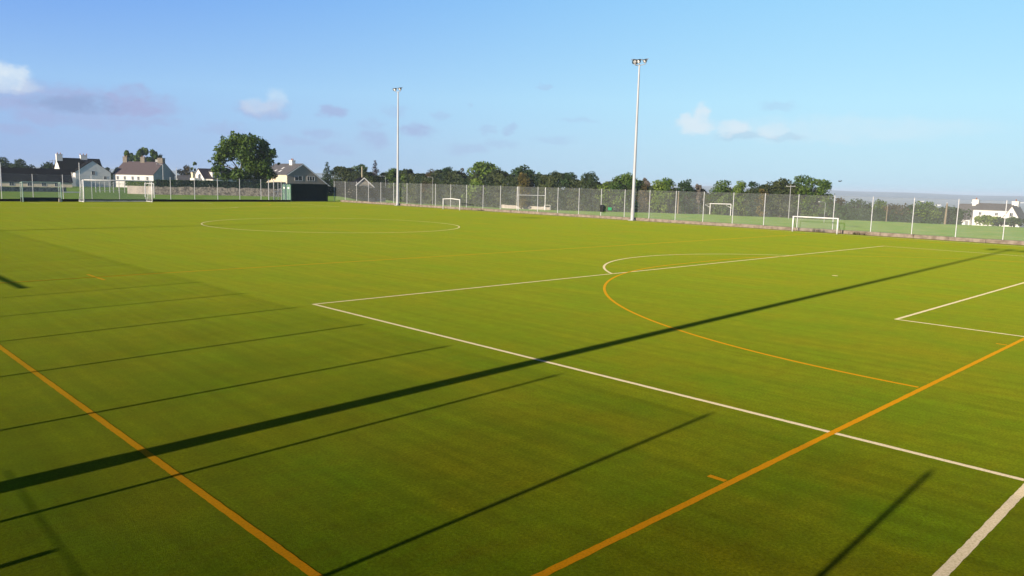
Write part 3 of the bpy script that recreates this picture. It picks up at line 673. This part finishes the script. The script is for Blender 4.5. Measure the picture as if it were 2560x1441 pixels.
# house on the right
D = 188; p, a = place(2492, D, 18); zb = -5.5; t = thing('hillside_house', 'white house with grey roof and two white chimneys below the field at the right edge', 'house', p, a)
w = MB(); r = MB(); wall_roof(w, r, -3.6, 4.3, -2.6, 3.0, .2, -.15, -.15, 1.25, zb, .25); w.build('wall', M['render_white'], t); r.build('roof', M['slate_grey'], t)
w = MB(); r = MB(); wall_roof(w, r, -7.6, -3.75, -3.9, 3.9, .2, -2.6, -2.6, .95, zb, .25); w.build('side_wing', M['render_white'], t); r.build('wing_roof', M['slate_grey'], t)
MB().prism([(3.2, zb), (7.0, zb), (7.0, -2.3), (5.1, .85), (3.2, -2.3)], -3.8, -2.62).build('gable_front', M['render_white'], t)
rg = MB()
for sx in (-1, 1): rg.prism([(5.1, .88), (5.1+sx*2.2, -2.76), (5.1+sx*2.2, -2.6), (5.1, 1.04)], -3.95, 1.5)
rg.build('gable_roof', M['slate_grey'], t)
chimney(t, -4.1, .2, .3, 2.25, 1.4, 1.0, 'render_white', 1); chimney(t, 4.6, .2, .3, 2.1, 1.4, 1.0, 'render_white', 1)
for u in (-2.0, 1.6): window(t, 'f', u, -1.5, .7, .8, -2.6)
window(t, 'f', 5.1, -1.6, .8, 1.0, -3.8)
MB().box((-9.4, -5.5, zb), (-7.9, -3.2, -2.95)).build('lean_to', M['render_white'], t)
MB().box((-6.4, -5.9, zb), (-4.0, -4.2, -3.0)).build('porch', M['render_white'], t)

# ------------------------------------------------------------------ walls
def wall_line(name, label, cat, pts, h, th, mt, jit=.0, seed=1):
    """wall along ground points, own ragged top"""
    rnd = random.Random(seed); mb = MB(); P = []
    for (a_, b_) in zip(pts[:-1], pts[1:]):
        n_ = max(2, int((b_-a_).length/.45))
        for i in range(n_): P.append(a_.lerp(b_, i/n_))
    P.append(pts[-1]); vs_ = []
    for i, q_ in enumerate(P):
        d_ = (P[min(i+1, len(P)-1)]-P[max(i-1, 0)]); d_.z = 0; d_.normalize(); n_ = Vector((-d_.y, d_.x, 0))*th/2
        hh = h+rnd.uniform(-jit, jit); z0 = q_.z-.4
        for s in (-1, 1):
            qq = q_+n_*s*(1+rnd.uniform(-jit, jit)); vs_ += [(qq.x, qq.y, z0), (qq.x, qq.y, q_.z+hh)]
    fs_ = []
    for i in range(len(P)-1):
        a0 = 4*i; b0 = a0+4; fs_ += [(a0, b0, b0+1, a0+1), (a0+2, a0+3, b0+3, b0+2), (a0+1, b0+1, b0+3, a0+3)]
    fs_ += [(0, 1, 3, 2), (len(vs_)-4, len(vs_)-2, len(vs_)-1, len(vs_)-3)]
    mb.add(vs_, fs_); return tag(mb.build(name, M[mt]), label, cat)
def gp(px, py, z=0.0):
    d = ray(px, py); s = (z-CAM.z)/d.z; q_ = CAM+d*s; return Vector((q_.x, q_.y, z))
wall_line('stone_wall', 'rough dry stone wall under the clipped hedge behind the end fence', 'wall', [gp(386, 487.8), gp(520, 489.9), gp(715, 493)], 1.38, .5, 'stone', .1, 3)
wall_line('concrete_wall', 'smooth pale grey wall section left of the stone wall', 'wall', [gp(321, 485), gp(385.5, 487.5)], 1.35, .35, 'concrete', .01, 4)
wall_line('dark_wall', 'low dark wall in front of the long barn', 'wall', [gp(-40, 479), gp(165, 480.5)], .75, .4, 'stone', .05, 6)
wall_line('white_wall', 'thin white edging wall between the barn and the goal', 'wall', [gp(158, 482), gp(202, 482.4)], .16, .15, 'render_white', .0, 8)
wall_line('field_wall', 'low pale stone wall at the edge of the field behind the rugby posts', 'wall', [onG(1255, 196), onG(1320, 190), onG(1376, 186)], .85, .4, 'concrete', .08, 9)

# ------------------------------------------------------------------ foliage
def leaves(lobes, n, size, seed, surf=.72, base_clip=None, up=.25):
    """lobes: (cx,cy,cz,rx,ry,rz,weight). returns quads and tone"""
    rg_ = np.random.default_rng(seed); L = np.array(lobes, float); wt_ = L[:, 6]*(L[:, 3]*L[:, 5]); wt_ /= wt_.sum()
    k = rg_.choice(len(L), n, p=wt_); d = rg_.normal(size=(n, 3)); d /= np.linalg.norm(d, axis=1)[:, None]
    rr = surf+(1-surf)*rg_.random(n)**.6; rr = np.where(rg_.random(n) < .22, rg_.random(n)**.5, rr); rr *= 1+.10*rg_.normal(size=n)
    P = L[k, :3]+d*rr[:, None]*L[k, 3:6]
    nrm = d+rg_.normal(size=(n, 3))*.75; nrm[:, 2] += up; nrm /= np.linalg.norm(nrm, axis=1)[:, None]
    a_ = np.cross(nrm, rg_.normal(size=(n, 3))); a_ /= np.linalg.norm(a_, axis=1)[:, None]; b_ = np.cross(nrm, a_)
    s_ = size*(.6+.8*rg_.random(n))[:, None]
    V = np.stack([P-a_*s_*.6, P+b_*s_*.38, P+a_*s_*.6, P-b_*s_*.38], 1)
    tone = rg_.random(len(L))[k]*.45+rg_.random(n)*.3
    if base_clip is not None: keep = P[:, 2] > base_clip; V = V[keep]; tone = tone[keep]
    return V.reshape(-1, 3), tone
def leaf_obj(name, V, tone, mt, parent=None):
    nf = len(V)//4; me = npmesh(name, V, np.arange(nf*4).reshape(-1, 4), [M[mt]])
    at_ = me.attributes.new('tone', 'FLOAT', 'FACE'); at_.data.foreach_set('value', tone.astype(np.float32))
    return link(bpy.data.objects.new(name, me), parent)
NT = 0
def tree(name, label, x0, x1, ytop, depth, mt, kind='round', ybot=None, cat='tree', n=None, gap=0.0, group=None, basez=None, leaf=None):
    """photo columns x0..x1 and top row at this distance fix the real width and height"""
    global NT; NT += 1; seed = NT*17+3; rnd = random.Random(seed)
    px = (x0+x1)/2; p = at(px, 480, depth); gz = Tz(p) if basez is None else basez
    wid = (x1-x0)*depth/FPX; top = zpx(px, ytop, depth)-gz
    bot = 0.0 if ybot is None else max(0, zpx(px, ybot, depth)-gz)
    t = thing(name, label, cat, (p.x, p.y, gz), rnd.uniform(0, 6.28), group)
    lobes = []; H = top-bot
    if kind == 'round':
        nl = int(20+wid*1.6); 
        for i in range(nl):
            v = rnd.random()**.8; env = math.sqrt(max(.12, 1-(max(0, (v-.6))/.4)**2)) if v > .6 else .85+.15*v/.6
            a_ = rnd.uniform(0, 6.28); rr = (rnd.random()**.5)*wid*.5*env; s_ = wid*rnd.uniform(.12, .2)
            s_ = min(s_, H*.24); rr = min(rr, wid*.54*env-s_*.55)
            lobes.append((rr*math.cos(a_), rr*math.sin(a_), bot+s_*.7+v*(H-s_*1.7), s_*1.15, s_*1.15, s_*.9, 1))
        lobes.append((0, 0, bot+H*.45, wid*.33, wid*.33, H*.4, .6))
    elif kind == 'cone':
        for i in range(16):
            v = i/15; rr = wid*.42*(1-v)**.8; a_ = i*2.4; s_ = max(.35, wid*.3*(1-v*.75))
            lobes.append((rr*.6*math.cos(a_), rr*.6*math.sin(a_), bot+s_*.6+v*(H-s_*1.1), s_*1.2, s_*1.2, s_, 1))
        lobes.append((0, 0, bot+H*.3, wid*.3, wid*.3, H*.3, .7))
    elif kind == 'wisp':
        for i in range(14):
            a_ = rnd.uniform(0, 6.28); v = rnd.random(); rr = wid*.4*rnd.random(); s_ = wid*rnd.uniform(.07, .13)
            lobes.append((rr*math.cos(a_), rr*math.sin(a_), bot+H*.4+v*H*.55, s_, s_, s_*1.5, 1))
    elif kind == 'plumes':
        for i in range(11):
            v = (i+.5)/11; x_ = (v-.5)*wid; hh = H*(1-abs(v-.45)*rnd.uniform(.1, .75))
            for k in range(3):
                lobes.append((x_+rnd.uniform(-.3, .3), rnd.uniform(-1, 1)*wid*.2, bot+hh*(.45+.25*k), wid*.075, wid*.075, H*.1, 1))
    if n is None: n = int(min(12000, max(1500, 75*wid*H)))
    ls = leaf or max(.3, min(.55, wid*.055))
    V, tone = leaves(lobes, n, ls, seed)
    leaf_obj('crown', V, tone, mt, t)
    tb = MB(); r0 = max(.09, wid*.028); tb.tube([(0, 0, -.3), (.04, 0, bot+H*.3), (0, .05, bot+H*.75)], [r0, r0*.75, r0*.25], 7)
    for k in range(5):
        a_ = rnd.uniform(0, 6.28); z_ = bot+H*rnd.uniform(.25, .5)
        tb.tube([(0, 0, z_), (math.cos(a_)*wid*.2, math.sin(a_)*wid*.2, z_+H*.2), (math.cos(a_)*wid*.36, math.sin(a_)*wid*.36, z_+H*.36)], [r0*.5, r0*.3, r0*.1], 5)
    tb.build('trunk', M['bark'], t)
    return t

# the big tree
D = 141.0; base = gp(607, 487); D = (base-CAM).dot(_F)
t = thing('sycamore_tree', 'big spreading green tree with visible limbs standing behind the end fence', 'tree', base)
k_ = D/FPX; right = Vector((_R.x, _R.y, 0)).normalized(); fwd = Vector((_F.x, _F.y, 0)).normalized()
def loc(px, py, dd=0.0):
    return right*((px-607)*k_) + fwd*dd + Vector((0, 0, (487-py)*k_))
rnd = random.Random(11)
L1 = []
big = [(612, 352, 30, 18), (585, 362, 24, 18), (640, 360, 28, 20), (662, 385, 26, 24), (572, 385, 22, 16), (556, 398, 18, 13), (548, 412, 11, 7), (560, 424, 20, 8), (628, 385, 34, 26), (640, 410, 34, 26), (668, 415, 22, 20), (618, 412, 17, 24), (600, 372, 26, 14), (560, 378, 16, 12),
       (652, 435, 30, 20), (620, 437, 24, 18), (590, 437, 24, 14), (568, 440, 18, 12), (600, 447, 26, 10), (635, 450, 28, 8), (672, 436, 14, 14), (684, 382, 9, 9), (680, 402, 12, 9), (655, 362, 12, 14), (545, 428, 8, 6), (551, 392, 10, 7)]
for (x_, y_, rx, ry) in big:
    for q_ in range(3):
        dd = rnd.uniform(-1, 1)*(5.2-abs(x_-612)*.05)
        L1.append((*loc(x_+rnd.uniform(-4, 4), y_+rnd.uniform(-3, 3), dd), rx*k_*.8, rx*k_*.8, ry*k_*.8, 1))
V, tone = leaves(L1, 15000, .34, 77, .6)
leaf_obj('crown', V, tone, 'leaf_mid', t)
L2 = []                                          # small clusters round the rim break the outline
for q_ in range(150):
    x_, y_, rx, ry = rnd.choice(big); a_ = rnd.uniform(0, 6.28)
    L2.append((*loc(x_+rx*1.0*math.cos(a_), y_-ry*1.0*math.sin(a_), rnd.uniform(-3, 3)), .38, .38, .3, 1))
V, tone = leaves(L2, 2600, .32, 78, .3); leaf_obj('leaf_cluster', V, tone, 'leaf_mid', t)
tb = MB()
tb.tube([loc(607, 492), loc(607.5, 480), loc(607, 462), loc(605, 445)], [.42, .30, .27, .22], 10)
lim = [((605, 447), (604, 425), (606, 395), (608, 365)), ((605, 440), (594, 422), (580, 405), (568, 392)), ((604, 425), (610, 405), (600, 388), (588, 372)), ((605, 432), (590, 425), (570, 418), (553, 414)), ((606, 445), (625, 425), (640, 405), (655, 385)), ((606, 448), (630, 438), (655, 430), (675, 425)), ((605, 446), (590, 440), (575, 438), (562, 436)), ((604, 420), (618, 400), (628, 378), (635, 360))]
for i, pts in enumerate(lim):
    dd = rnd.uniform(-1.5, 1.5) if i else 0
    tb.tube([loc(x_, y_, dd*j/3) for j, (x_, y_) in enumerate(pts)], [.2, .13, .08, .03], 6)
for q_ in range(26):
    x_ = rnd.uniform(560, 665); y_ = rnd.uniform(375, 440); tb.tube([loc(x_, y_, rnd.uniform(-2, 2)), loc(x_+(x_-607)*.25, y_-rnd.uniform(8, 16), rnd.uniform(-2.5, 2.5))], [.05, .02], 4)
tb.build('trunk', M['bark'], t)

HB = 'trees and bushes along the far side of the field'
VB = 'trees around the village houses'
vil = [('domed_tree', 'dark domed tree at the far left edge behind the long barn', -12, 36, 391, 262, 'leaf_dark', 'round'),
       ('domed_tree', 'dark rounded tree rising above the barn roof, left of the white house', 30, 86, 396, 258, 'leaf_dark', 'round'),
       ('low_tree', 'low dark tree just left of the white house', 96, 156, 405, 265, 'leaf_dark', 'round'),
       ('dark_bush', 'dark bush close behind the right side of the white house', 258, 284, 418, 290, 'leaf_dark', 'round'),
       ('dark_bush', 'low dark bush between the white house and the farmhouse', 278, 312, 430, 280, 'leaf_dark', 'round'),
       ('round_bush', 'small blue green bush at the left end of the farmhouse', 300, 322, 419, 290, 'leaf_hedge', 'round'),
       ('feathery_tree', 'feathery plumed tree showing above the farmhouse chimneys', 326, 402, 373, 290, 'leaf_mid', 'plumes'),
       ('brown_tree', 'dark brown leaved tree between the farmhouse and the bungalow', 447, 486, 411, 260, 'leaf_brown', 'round'),
       ('wispy_tree', 'thin pale tree with few leaves left of the bungalow', 478, 500, 402, 265, 'leaf_light', 'wisp'),
       ('low_tree', 'small dark tree behind the bungalow, partly hidden by the big tree', 530, 560, 417, 270, 'leaf_dark', 'round')]
for nm, lb, x0, x1, yt, dp, mt_, kd in vil: tree(nm, lb, x0, x1, yt, dp, mt_, kd, group=VB)
row = [('dark_conifer', 'dark pointed tree just right of the stone house', 798, 838, 407, 232, 'leaf_dark', 'cone'),
       ('field_tree', 'dark green tree right of the pointed one by the stone house', 824, 856, 415, 228, 'leaf_hedge', 'round'),
       ('field_tree', 'low brownish green tree above the garage', 848, 884, 423, 226, 'leaf_brown', 'round'),
       ('field_tree', 'loose green tree with two tops behind the garage', 880, 918, 405, 228, 'leaf_mid', 'round'),
       ('purple_spruce', 'dark purple brown pointed tree left of the farther mast', 918, 957, 403, 225, 'leaf_red', 'cone'),
       ('field_tree', 'bright green tree directly behind the farther mast', 956, 1004, 418, 222, 'leaf_mid', 'round'),
       ('field_bush', 'low olive bush right of the farther mast', 998, 1030, 431, 220, 'leaf_light', 'round'),
       ('field_bush', 'low dark bush left of the red brown tree', 1026, 1064, 429, 219, 'leaf_dark', 'round'),
       ('copper_tree', 'red brown rounded tree behind the low goal', 1059, 1101, 417, 214, 'leaf_brown', 'round'),
       ('field_tree', 'dark green tree right of the red brown tree', 1096, 1144, 415, 212, 'leaf_hedge', 'round'),
       ('brown_tree', 'brown topped tree left of the tallest light green tree', 1140, 1168, 420, 212, 'leaf_brown', 'round'),
       ('light_tree', 'tall light green tree standing above the middle of the field hedge', 1162, 1252, 402, 204, 'leaf_light', 'round'),
       ('dark_tree', 'dark tree between the light green tree and the domed tree', 1244, 1276, 424, 203, 'leaf_dark', 'round'),
       ('domed_tree', 'dark domed tree above the rugby posts', 1268, 1338, 408, 199, 'leaf_hedge', 'round'),
       ('golden_bush', 'yellow green bush in front of the dark domed tree', 1288, 1322, 428, 190, 'leaf_gold', 'round'),
       ('low_tree', 'low dark green tree right of the rugby posts', 1334, 1366, 430, 193, 'leaf_mid', 'round'),
       ('field_tree', 'rounded dark tree with a flat top, third left of the nearer mast', 1362, 1406, 425, 190, 'leaf_dark', 'round'),
       ('field_tree', 'green tree with pale patches, second left of the nearer mast', 1400, 1452, 422, 186, 'leaf_hedge', 'round'),
       ('field_tree', 'dark tree ending the tall clump left of the low gap', 1446, 1500, 427, 184, 'leaf_dark', 'round'),
       ('field_bush', 'low olive bush in the gap left of the nearer mast', 1494, 1534, 452, 181, 'leaf_light', 'round'),
       ('field_tree', 'broad dark green tree directly behind the nearer mast', 1526, 1602, 429, 179, 'leaf_mid', 'round'),
       ('bare_tree', 'grey leafless looking tree right of the nearer mast', 1598, 1628, 443, 178, 'leaf_wispy', 'wisp'),
       ('brown_bush', 'low brown bush under the bare tree', 1596, 1636, 460, 176, 'leaf_brown', 'round'),
       ('field_tree', 'green tree with golden left side, right of the bare tree', 1624, 1692, 441, 174, 'leaf_light', 'round'),
       ('field_tree', 'small upright dark tree left of the gap in the hedge', 1694, 1738, 446, 171, 'leaf_hedge', 'round'),
       ('bare_tree', 'small grey twiggy tree beside the gap in the hedge', 1736, 1762, 456, 170, 'leaf_wispy', 'wisp'),
       ('field_tree', 'rounded green tree just right of the gap in the hedge', 1780, 1836, 447, 168, 'leaf_mid', 'round'),
       ('field_tree', 'olive green tree behind the field goal right post', 1830, 1872, 450, 167, 'leaf_light', 'round'),
       ('field_tree', 'dark green tree left of the orange bush', 1866, 1900, 451, 166, 'leaf_hedge', 'round'),
       ('orange_bush', 'small orange brown bush in the dip between green trees', 1892, 1922, 461, 165, 'leaf_gold', 'round'),
       ('windswept_tree', 'olive green tree forming the left half of the large right hand clump', 1916, 1992, 441, 163, 'leaf_row', 'round'),
       ('windswept_tree', 'tallest green tree of the large right hand clump', 1972, 2040, 434, 162, 'leaf_mid', 'round'),
       ('windswept_tree', 'green tree sloping down at the right end of the large clump', 2020, 2086, 442, 161, 'leaf_mid', 'round'),
       ('hedge_bush', 'low grey brown bush right of the large clump', 2082, 2122, 494, 157, 'leaf_brown', 'round'),
       ('hedge_bush', 'low green bush behind the right hand low goal', 2112, 2182, 494, 156, 'leaf_hedge', 'round'),
       ('hedge_bush', 'green bush between the two right hand leaning posts', 2172, 2222, 497, 154, 'leaf_mid', 'round'),
       ('hedge_bush', 'low brown bush left of the wooden pole hedge', 2214, 2284, 507, 151, 'leaf_brown', 'round'),
       ('hedge_bush', 'tall part of the hedge left of the hillside house', 2276, 2352, 501, 149, 'leaf_mid', 'round'),
       ('hedge_bush', 'dark bush between the wooden pole and the hillside house', 2346, 2422, 508, 150, 'leaf_hedge', 'round'),
       ('garden_bush', 'olive bush in front of the hillside house', 2452, 2506, 535, 141, 'leaf_light', 'round'),
       ('garden_bush', 'green bush at the right edge below the hillside house', 2500, 2590, 541, 138, 'leaf_hedge', 'round')]
for nm, lb, x0, x1, yt, dp, mt_, kd in row: tree(nm, lb, x0-2, x1+2, yt, dp-1, mt_, kd, group=HB)

# hedges
def hedge(name, label, pts, h, th, mt_, n, size, seed, z0=0.0, rough=.12, hp=None):
    rg_ = np.random.default_rng(seed); P = np.array([tuple(q_) for q_ in pts]); seg = np.linalg.norm(np.diff(P[:, :2], axis=0), axis=1); cum = np.concatenate([[0], np.cumsum(seg)])
    s_ = rg_.random(n)*cum[-1]; X_ = np.stack([np.interp(s_, cum, P[:, i]) for i in range(3)], 1)
    d_ = P[-1, :2]-P[0, :2]; d_ /= np.linalg.norm(d_); nn = np.array([-d_[1], d_[0]])
    hv = (np.interp(s_, cum, [q_[3] for q_ in hp]) if hp else h)*(1+rough*(np.sin(s_*.35+seed)+.6*np.sin(s_*.93)+.5*np.sin(s_*2.3)))
    u = rg_.random(n); v = rg_.uniform(-1, 1, n); onf = rg_.random(n) < .6
    v = np.where(onf, np.sign(v)*(.85+.15*rg_.random(n)), v); u = np.where(onf, u, .85+.15*rg_.random(n))
    X_[:, 0] += nn[0]*v*th/2; X_[:, 1] += nn[1]*v*th/2; X_[:, 2] += z0+u*hv
    nrm = rg_.normal(size=(n, 3)); nrm[:, 2] += .3; nrm[:, 0] += nn[0]*v; nrm[:, 1] += nn[1]*v; nrm /= np.linalg.norm(nrm, axis=1)[:, None]
    a_ = np.cross(nrm, rg_.normal(size=(n, 3))); a_ /= np.linalg.norm(a_, axis=1)[:, None]; b_ = np.cross(nrm, a_); ss = size*(.6+.8*rg_.random(n))[:, None]
    V = np.stack([X_-a_*ss*.6, X_+b_*ss*.4, X_+a_*ss*.6, X_-b_*ss*.4], 1).reshape(-1, 3)
    o = leaf_obj(name, V, rg_.random(n)*.3+.25*(np.sin(s_*.8)*.5+.5), mt_); return tag(o, label, 'hedge')
hedge('clipped_hedge', 'dark clipped hedge along the top of the stone wall', [gp(388, 485), gp(520, 487), gp(712, 489.7)], 1.25, 1.2, 'leaf_hedge', 16000, .24, 5, 1.1, .03)
hedge('garden_hedge', 'short bright green hedge above the smooth grey wall', [gp(318, 482), gp(386, 484.5)], .85, .8, 'leaf_light', 2500, .22, 6, 1.2, .03)
fp = [(845, 216, 0, 6.6), (940, 214, 0, 6.8), (1000, 218, 0, 8.2), (1100, 206, 0, 8.3), (1200, 198, 0, 8.3), (1300, 190, 0, 8.2), (1410, 181, 0, 8.1), (1490, 178, 0, 7.6), (1515, 177, 0, 6.6), (1550, 175, 0, 7.2), (1640, 172, 0, 6.6), (1755, 167, 0, 5.0), (1775, 166, 0, 4.3), (1800, 165, 0, 6.1), (1900, 161, 0, 6.6), (2040, 158, 0, 6.4), (2066, 157, 0, 5.4), (2084, 156, 0, 3.4)]
hedge('field_hedge', 'long dark hedgerow under the trees along the far side of the field', [onG(f_[0], f_[1]+4.5) for f_ in fp], 5.0, 3.5, 'leaf_row', 70000, .5, 7, 0, .08, fp)
fp = [(2078, 156), (2200, 151), (2300, 148), (2410, 145)]
hedge('low_hedge', 'lower grey green hedge at the field edge left of the hillside house', [onG(a_, b_) for a_, b_ in fp], 2.6, 3.0, 'leaf_hedge', 9000, .4, 8, 0, .18)
hedge('dark_hedge', 'dark hedge behind the container and the garage', [gp(700, 487), gp(830, 489), gp(980, 491)], 2.1, 1.6, 'leaf_hedge', 9000, .3, 9, -.4, .1)
hedge('verge_hedge', 'dark hedge running behind the barn roof to the farmhouse', [onG(76, 268), onG(200, 272), onG(330, 276)], 5.0, 2, 'leaf_dark', 12000, .4, 10, 0, .2)

# ------------------------------------------------------------------ poles and lamps
def pole(name, label, px, ytop, depth, r, mt_, head=None, cat='pole', base=None, lean=0):
    p = at(px, 480, depth); gz = Tz(p) if base is None else base; h = zpx(px, ytop, depth)-gz
    t = thing(name, label, cat, (p.x, p.y, gz), 0, None)
    MB().tube([(0, 0, -.3), (lean*.5, 0, h*.5), (lean, 0, h)], [r, r*.85, r*.65], 8).build('pole', M[mt_], t)
    if head == 'lamp':
        d_ = -right
        a_ = MB(); a_.tube([(lean, 0, h), (lean+d_.x*.3, d_.y*.3, h+.15), (lean+d_.x*.8, d_.y*.8, h+.2)], r*.6, 6); a_.build('arm', M[mt_], t)
        lx = lean+d_.x*1.0; MB().box((lx-.3, d_.y-.14, h+.12), (lx+.3, d_.y+.14, h+.26)).build('lamp_head', M['galvanised'], t)
    elif head == 'cross':
        Mx = Matrix.Translation((0, 0, h-.4)) @ Matrix.Rotation(math.atan2(right.y, right.x), 4, 'Z')
        MB().box((-.9, -.06, 0), (.9, .06, .12), Mx).build('crossarm', M[mt_], t)
        i_ = MB()
        for u in (-.8, 0, .8): i_.tube([Mx @ Vector((u, 0, .12)), Mx @ Vector((u, 0, .3))], .05, 6)
        i_.build('insulator', M['render_grey'], t)
    elif head == 'cap':
        MB().tube([(lean, 0, h), (lean, 0, h+.12)], r*.9, 8).build('cap', M['galvanised'], t)
    return t
pole('street_lamp', 'grey street lamp at the left edge in front of the barn', 5, 407, 131, .07, 'galvanised', 'lamp', 'street lamp')
pole('utility_pole', 'grey pole standing before the gable of the white house', 201, 409, 150, .09, 'galvanised', 'cap')
pole('street_lamp', 'street lamp before the shaded gable end of the farmhouse', 409, 413, 165, .07, 'galvanised', 'lamp', 'street lamp')
pole('utility_pole', 'thin pale pole between the farmhouse and the grey shed', 443, 421, 165, .08, 'post_steel', 'cap')
pole('utility_pole', 'dark thin pole behind the barn left of the white house', 135, 400, 240, .08, 'dark_metal', 'cross')
pole('utility_pole', 'short pale pole rising above the garage roof', 905, 418, 200, .14, 'render_cream', 'cap')
pole('street_lamp', 'pale lamp post in front of the red brown tree', 1081.5, 445, 203, .07, 'galvanised', 'lamp', 'street lamp')
pole('street_lamp', 'thin lamp post just left of the farther mast', 964, 443, 175, .05, 'galvanised', 'lamp', 'street lamp')
pole('wooden_pole', 'tall wooden pole in the field right of the nearer mast', 1697, 480, 160, .16, 'wood_pole', 'cap')
pole('street_lamp', 'thin lamp post behind the fence left of the right hand low goal', 2066, 508, 135, .04, 'galvanised', 'lamp', 'street lamp')
pole('wooden_pole', 'short pale pole in the low hedge', 2222, 516, 148, .1, 'wood_pole', 'cap')
pole('wooden_pole', 'leaning wooden pole left of the hillside house', 2370, 509, 143, .2, 'wood_pole', 'cap', lean=.25)
pole('utility_pole', 'utility pole with crossarm in front of the large right hand clump', 1976, 462, 150, .09, 'render_grey', 'cross')

# compound railing behind the goal
t = thing('railing_fence', 'open railing of pale posts behind the crossbar of the full size goal', 'fence', gp(240, 481))
B0 = gp(240, 481); B1 = gp(312, 482); Lr = B1-B0
for i, f_ in enumerate((0, .14, .31, .48, .61, .8, 1.0)):
    q_ = Lr*f_; MB().tube([q_+Vector((0, 0, -.1)), q_+Vector((0, 0, 1.85))], .05, 6).build('railing_post', M['post_steel'], t)
for z in (.3, 1.5): MB().tube([Vector((0, 0, z)), Lr+Vector((0, 0, z))], .025, 5).build('rail', M['galvanised'], t)

# a bird above the horizon
bp_ = at(2100, 454, 70); t = thing('bird', 'small dark bird flying right of the large clump of trees', 'bird', bp_)
rx = right; mb = MB()
mb.tube([-rx*.16+Vector((0, 0, -.02)), -rx*.08, rx*.06+Vector((0, 0, .02)), rx*.14+Vector((0, 0, .04)), rx*.18+Vector((0, 0, .04))], [.008, .04, .045, .025, .006], 8)
mb.build('body', M['bird_feather'], t, True)
for s in (-1, 1):
    a_ = fwd*s; MB().add([rx*.06, rx*-.05, a_*.2+rx*-.06+Vector((0, 0, .05)), a_*.38+rx*.0+Vector((0, 0, .1)), a_*.22+rx*.07+Vector((0, 0, .06))], [(0, 1, 2, 3, 4)]).build('wing', M['bird_feather'], t)

# tufts of dry weeds by the right hand low goal
def tuft(label, x, y, n, h, seed, mt_='leaf_brown'):
    rnd = random.Random(seed); mb = MB()
    for i in range(n):
        bx_, by = rnd.uniform(-.18, .18), rnd.uniform(-.5, .5); lx, ly = rnd.uniform(-.12, .12), rnd.uniform(-.12, .12); hh = h*rnd.uniform(.5, 1)
        mb.add([(bx_-.012, by, 0), (bx_+.012, by+.01, 0), (bx_+lx, by+ly, hh), ], [(0, 1, 2)])
        mb.add([(bx_, by-.012, 0), (bx_+.01, by+.012, 0), (bx_+lx, by+ly, hh*.9), ], [(0, 1, 2)])
    o = mb.build('weed_tuft', M[mt_]); o.location = (x, y, .01); return tag(o, label, 'weeds')
tuft('dry weeds at the kerb inside the right hand low goal', 51.35, 9.2, 60, .4, 1)
tuft('dry weeds at the kerb just right of the right hand low goal', 51.35, 5.9, 50, .35, 2)
tuft('dry weeds at the kerb near the small bowed goal', 51.35, 50.2, 40, .3, 3)

# distant cottages on the plain
for i, (px, py, lb, D) in enumerate(((2347, 498, 'nearest tiny white cottage on the plain, above the hedge', 2600), (2308, 490, 'long pale farm shed far out on the plain', 3600), (2556, 488, 'white speck of a house at the right edge of the plain', 3800), (2435, 489, 'pale farm building far beyond the left chimney', 3600))):
    p = at(px, py, D); gz = Tz(p); t = thing('distant_cottage', lb, 'cottage', (p.x, p.y, gz), 1.2+i*.5, 'far white buildings on the plain')
    w = MB(); r = MB(); wall_roof(w, r, -9, 9, -4, 4, 0, 5, 5, 8, -1, .3); w.build('wall', M['render_white'], t); r.build('roof', M['slate_grey'], t)

# ------------------------------------------------------------------ haze
HAZE = 2.1e-4
hz = MB().box((-2400, -2400, -60), (8900, 8900, 24)).build('haze', bpy.data.materials.new('haze_air'))
hm = hz.data.materials[0]; hm.use_nodes = True; nt = hm.node_tree; nt.nodes.remove(nt.nodes['Principled BSDF'])
pv = nt.nodes.new('ShaderNodeVolumePrincipled'); pv.inputs['Color'].default_value = (.66, .80, 1, 1); pv.inputs['Density'].default_value = HAZE; pv.inputs['Anisotropy'].default_value = -.1
nt.links.new(pv.outputs[0], nt.nodes['Material Output'].inputs['Volume'])
tag(hz, kind='stuff')
S.cycles.volume_bounces = 1; S.cycles.max_bounces = 6; S.cycles.transparent_max_bounces = 16
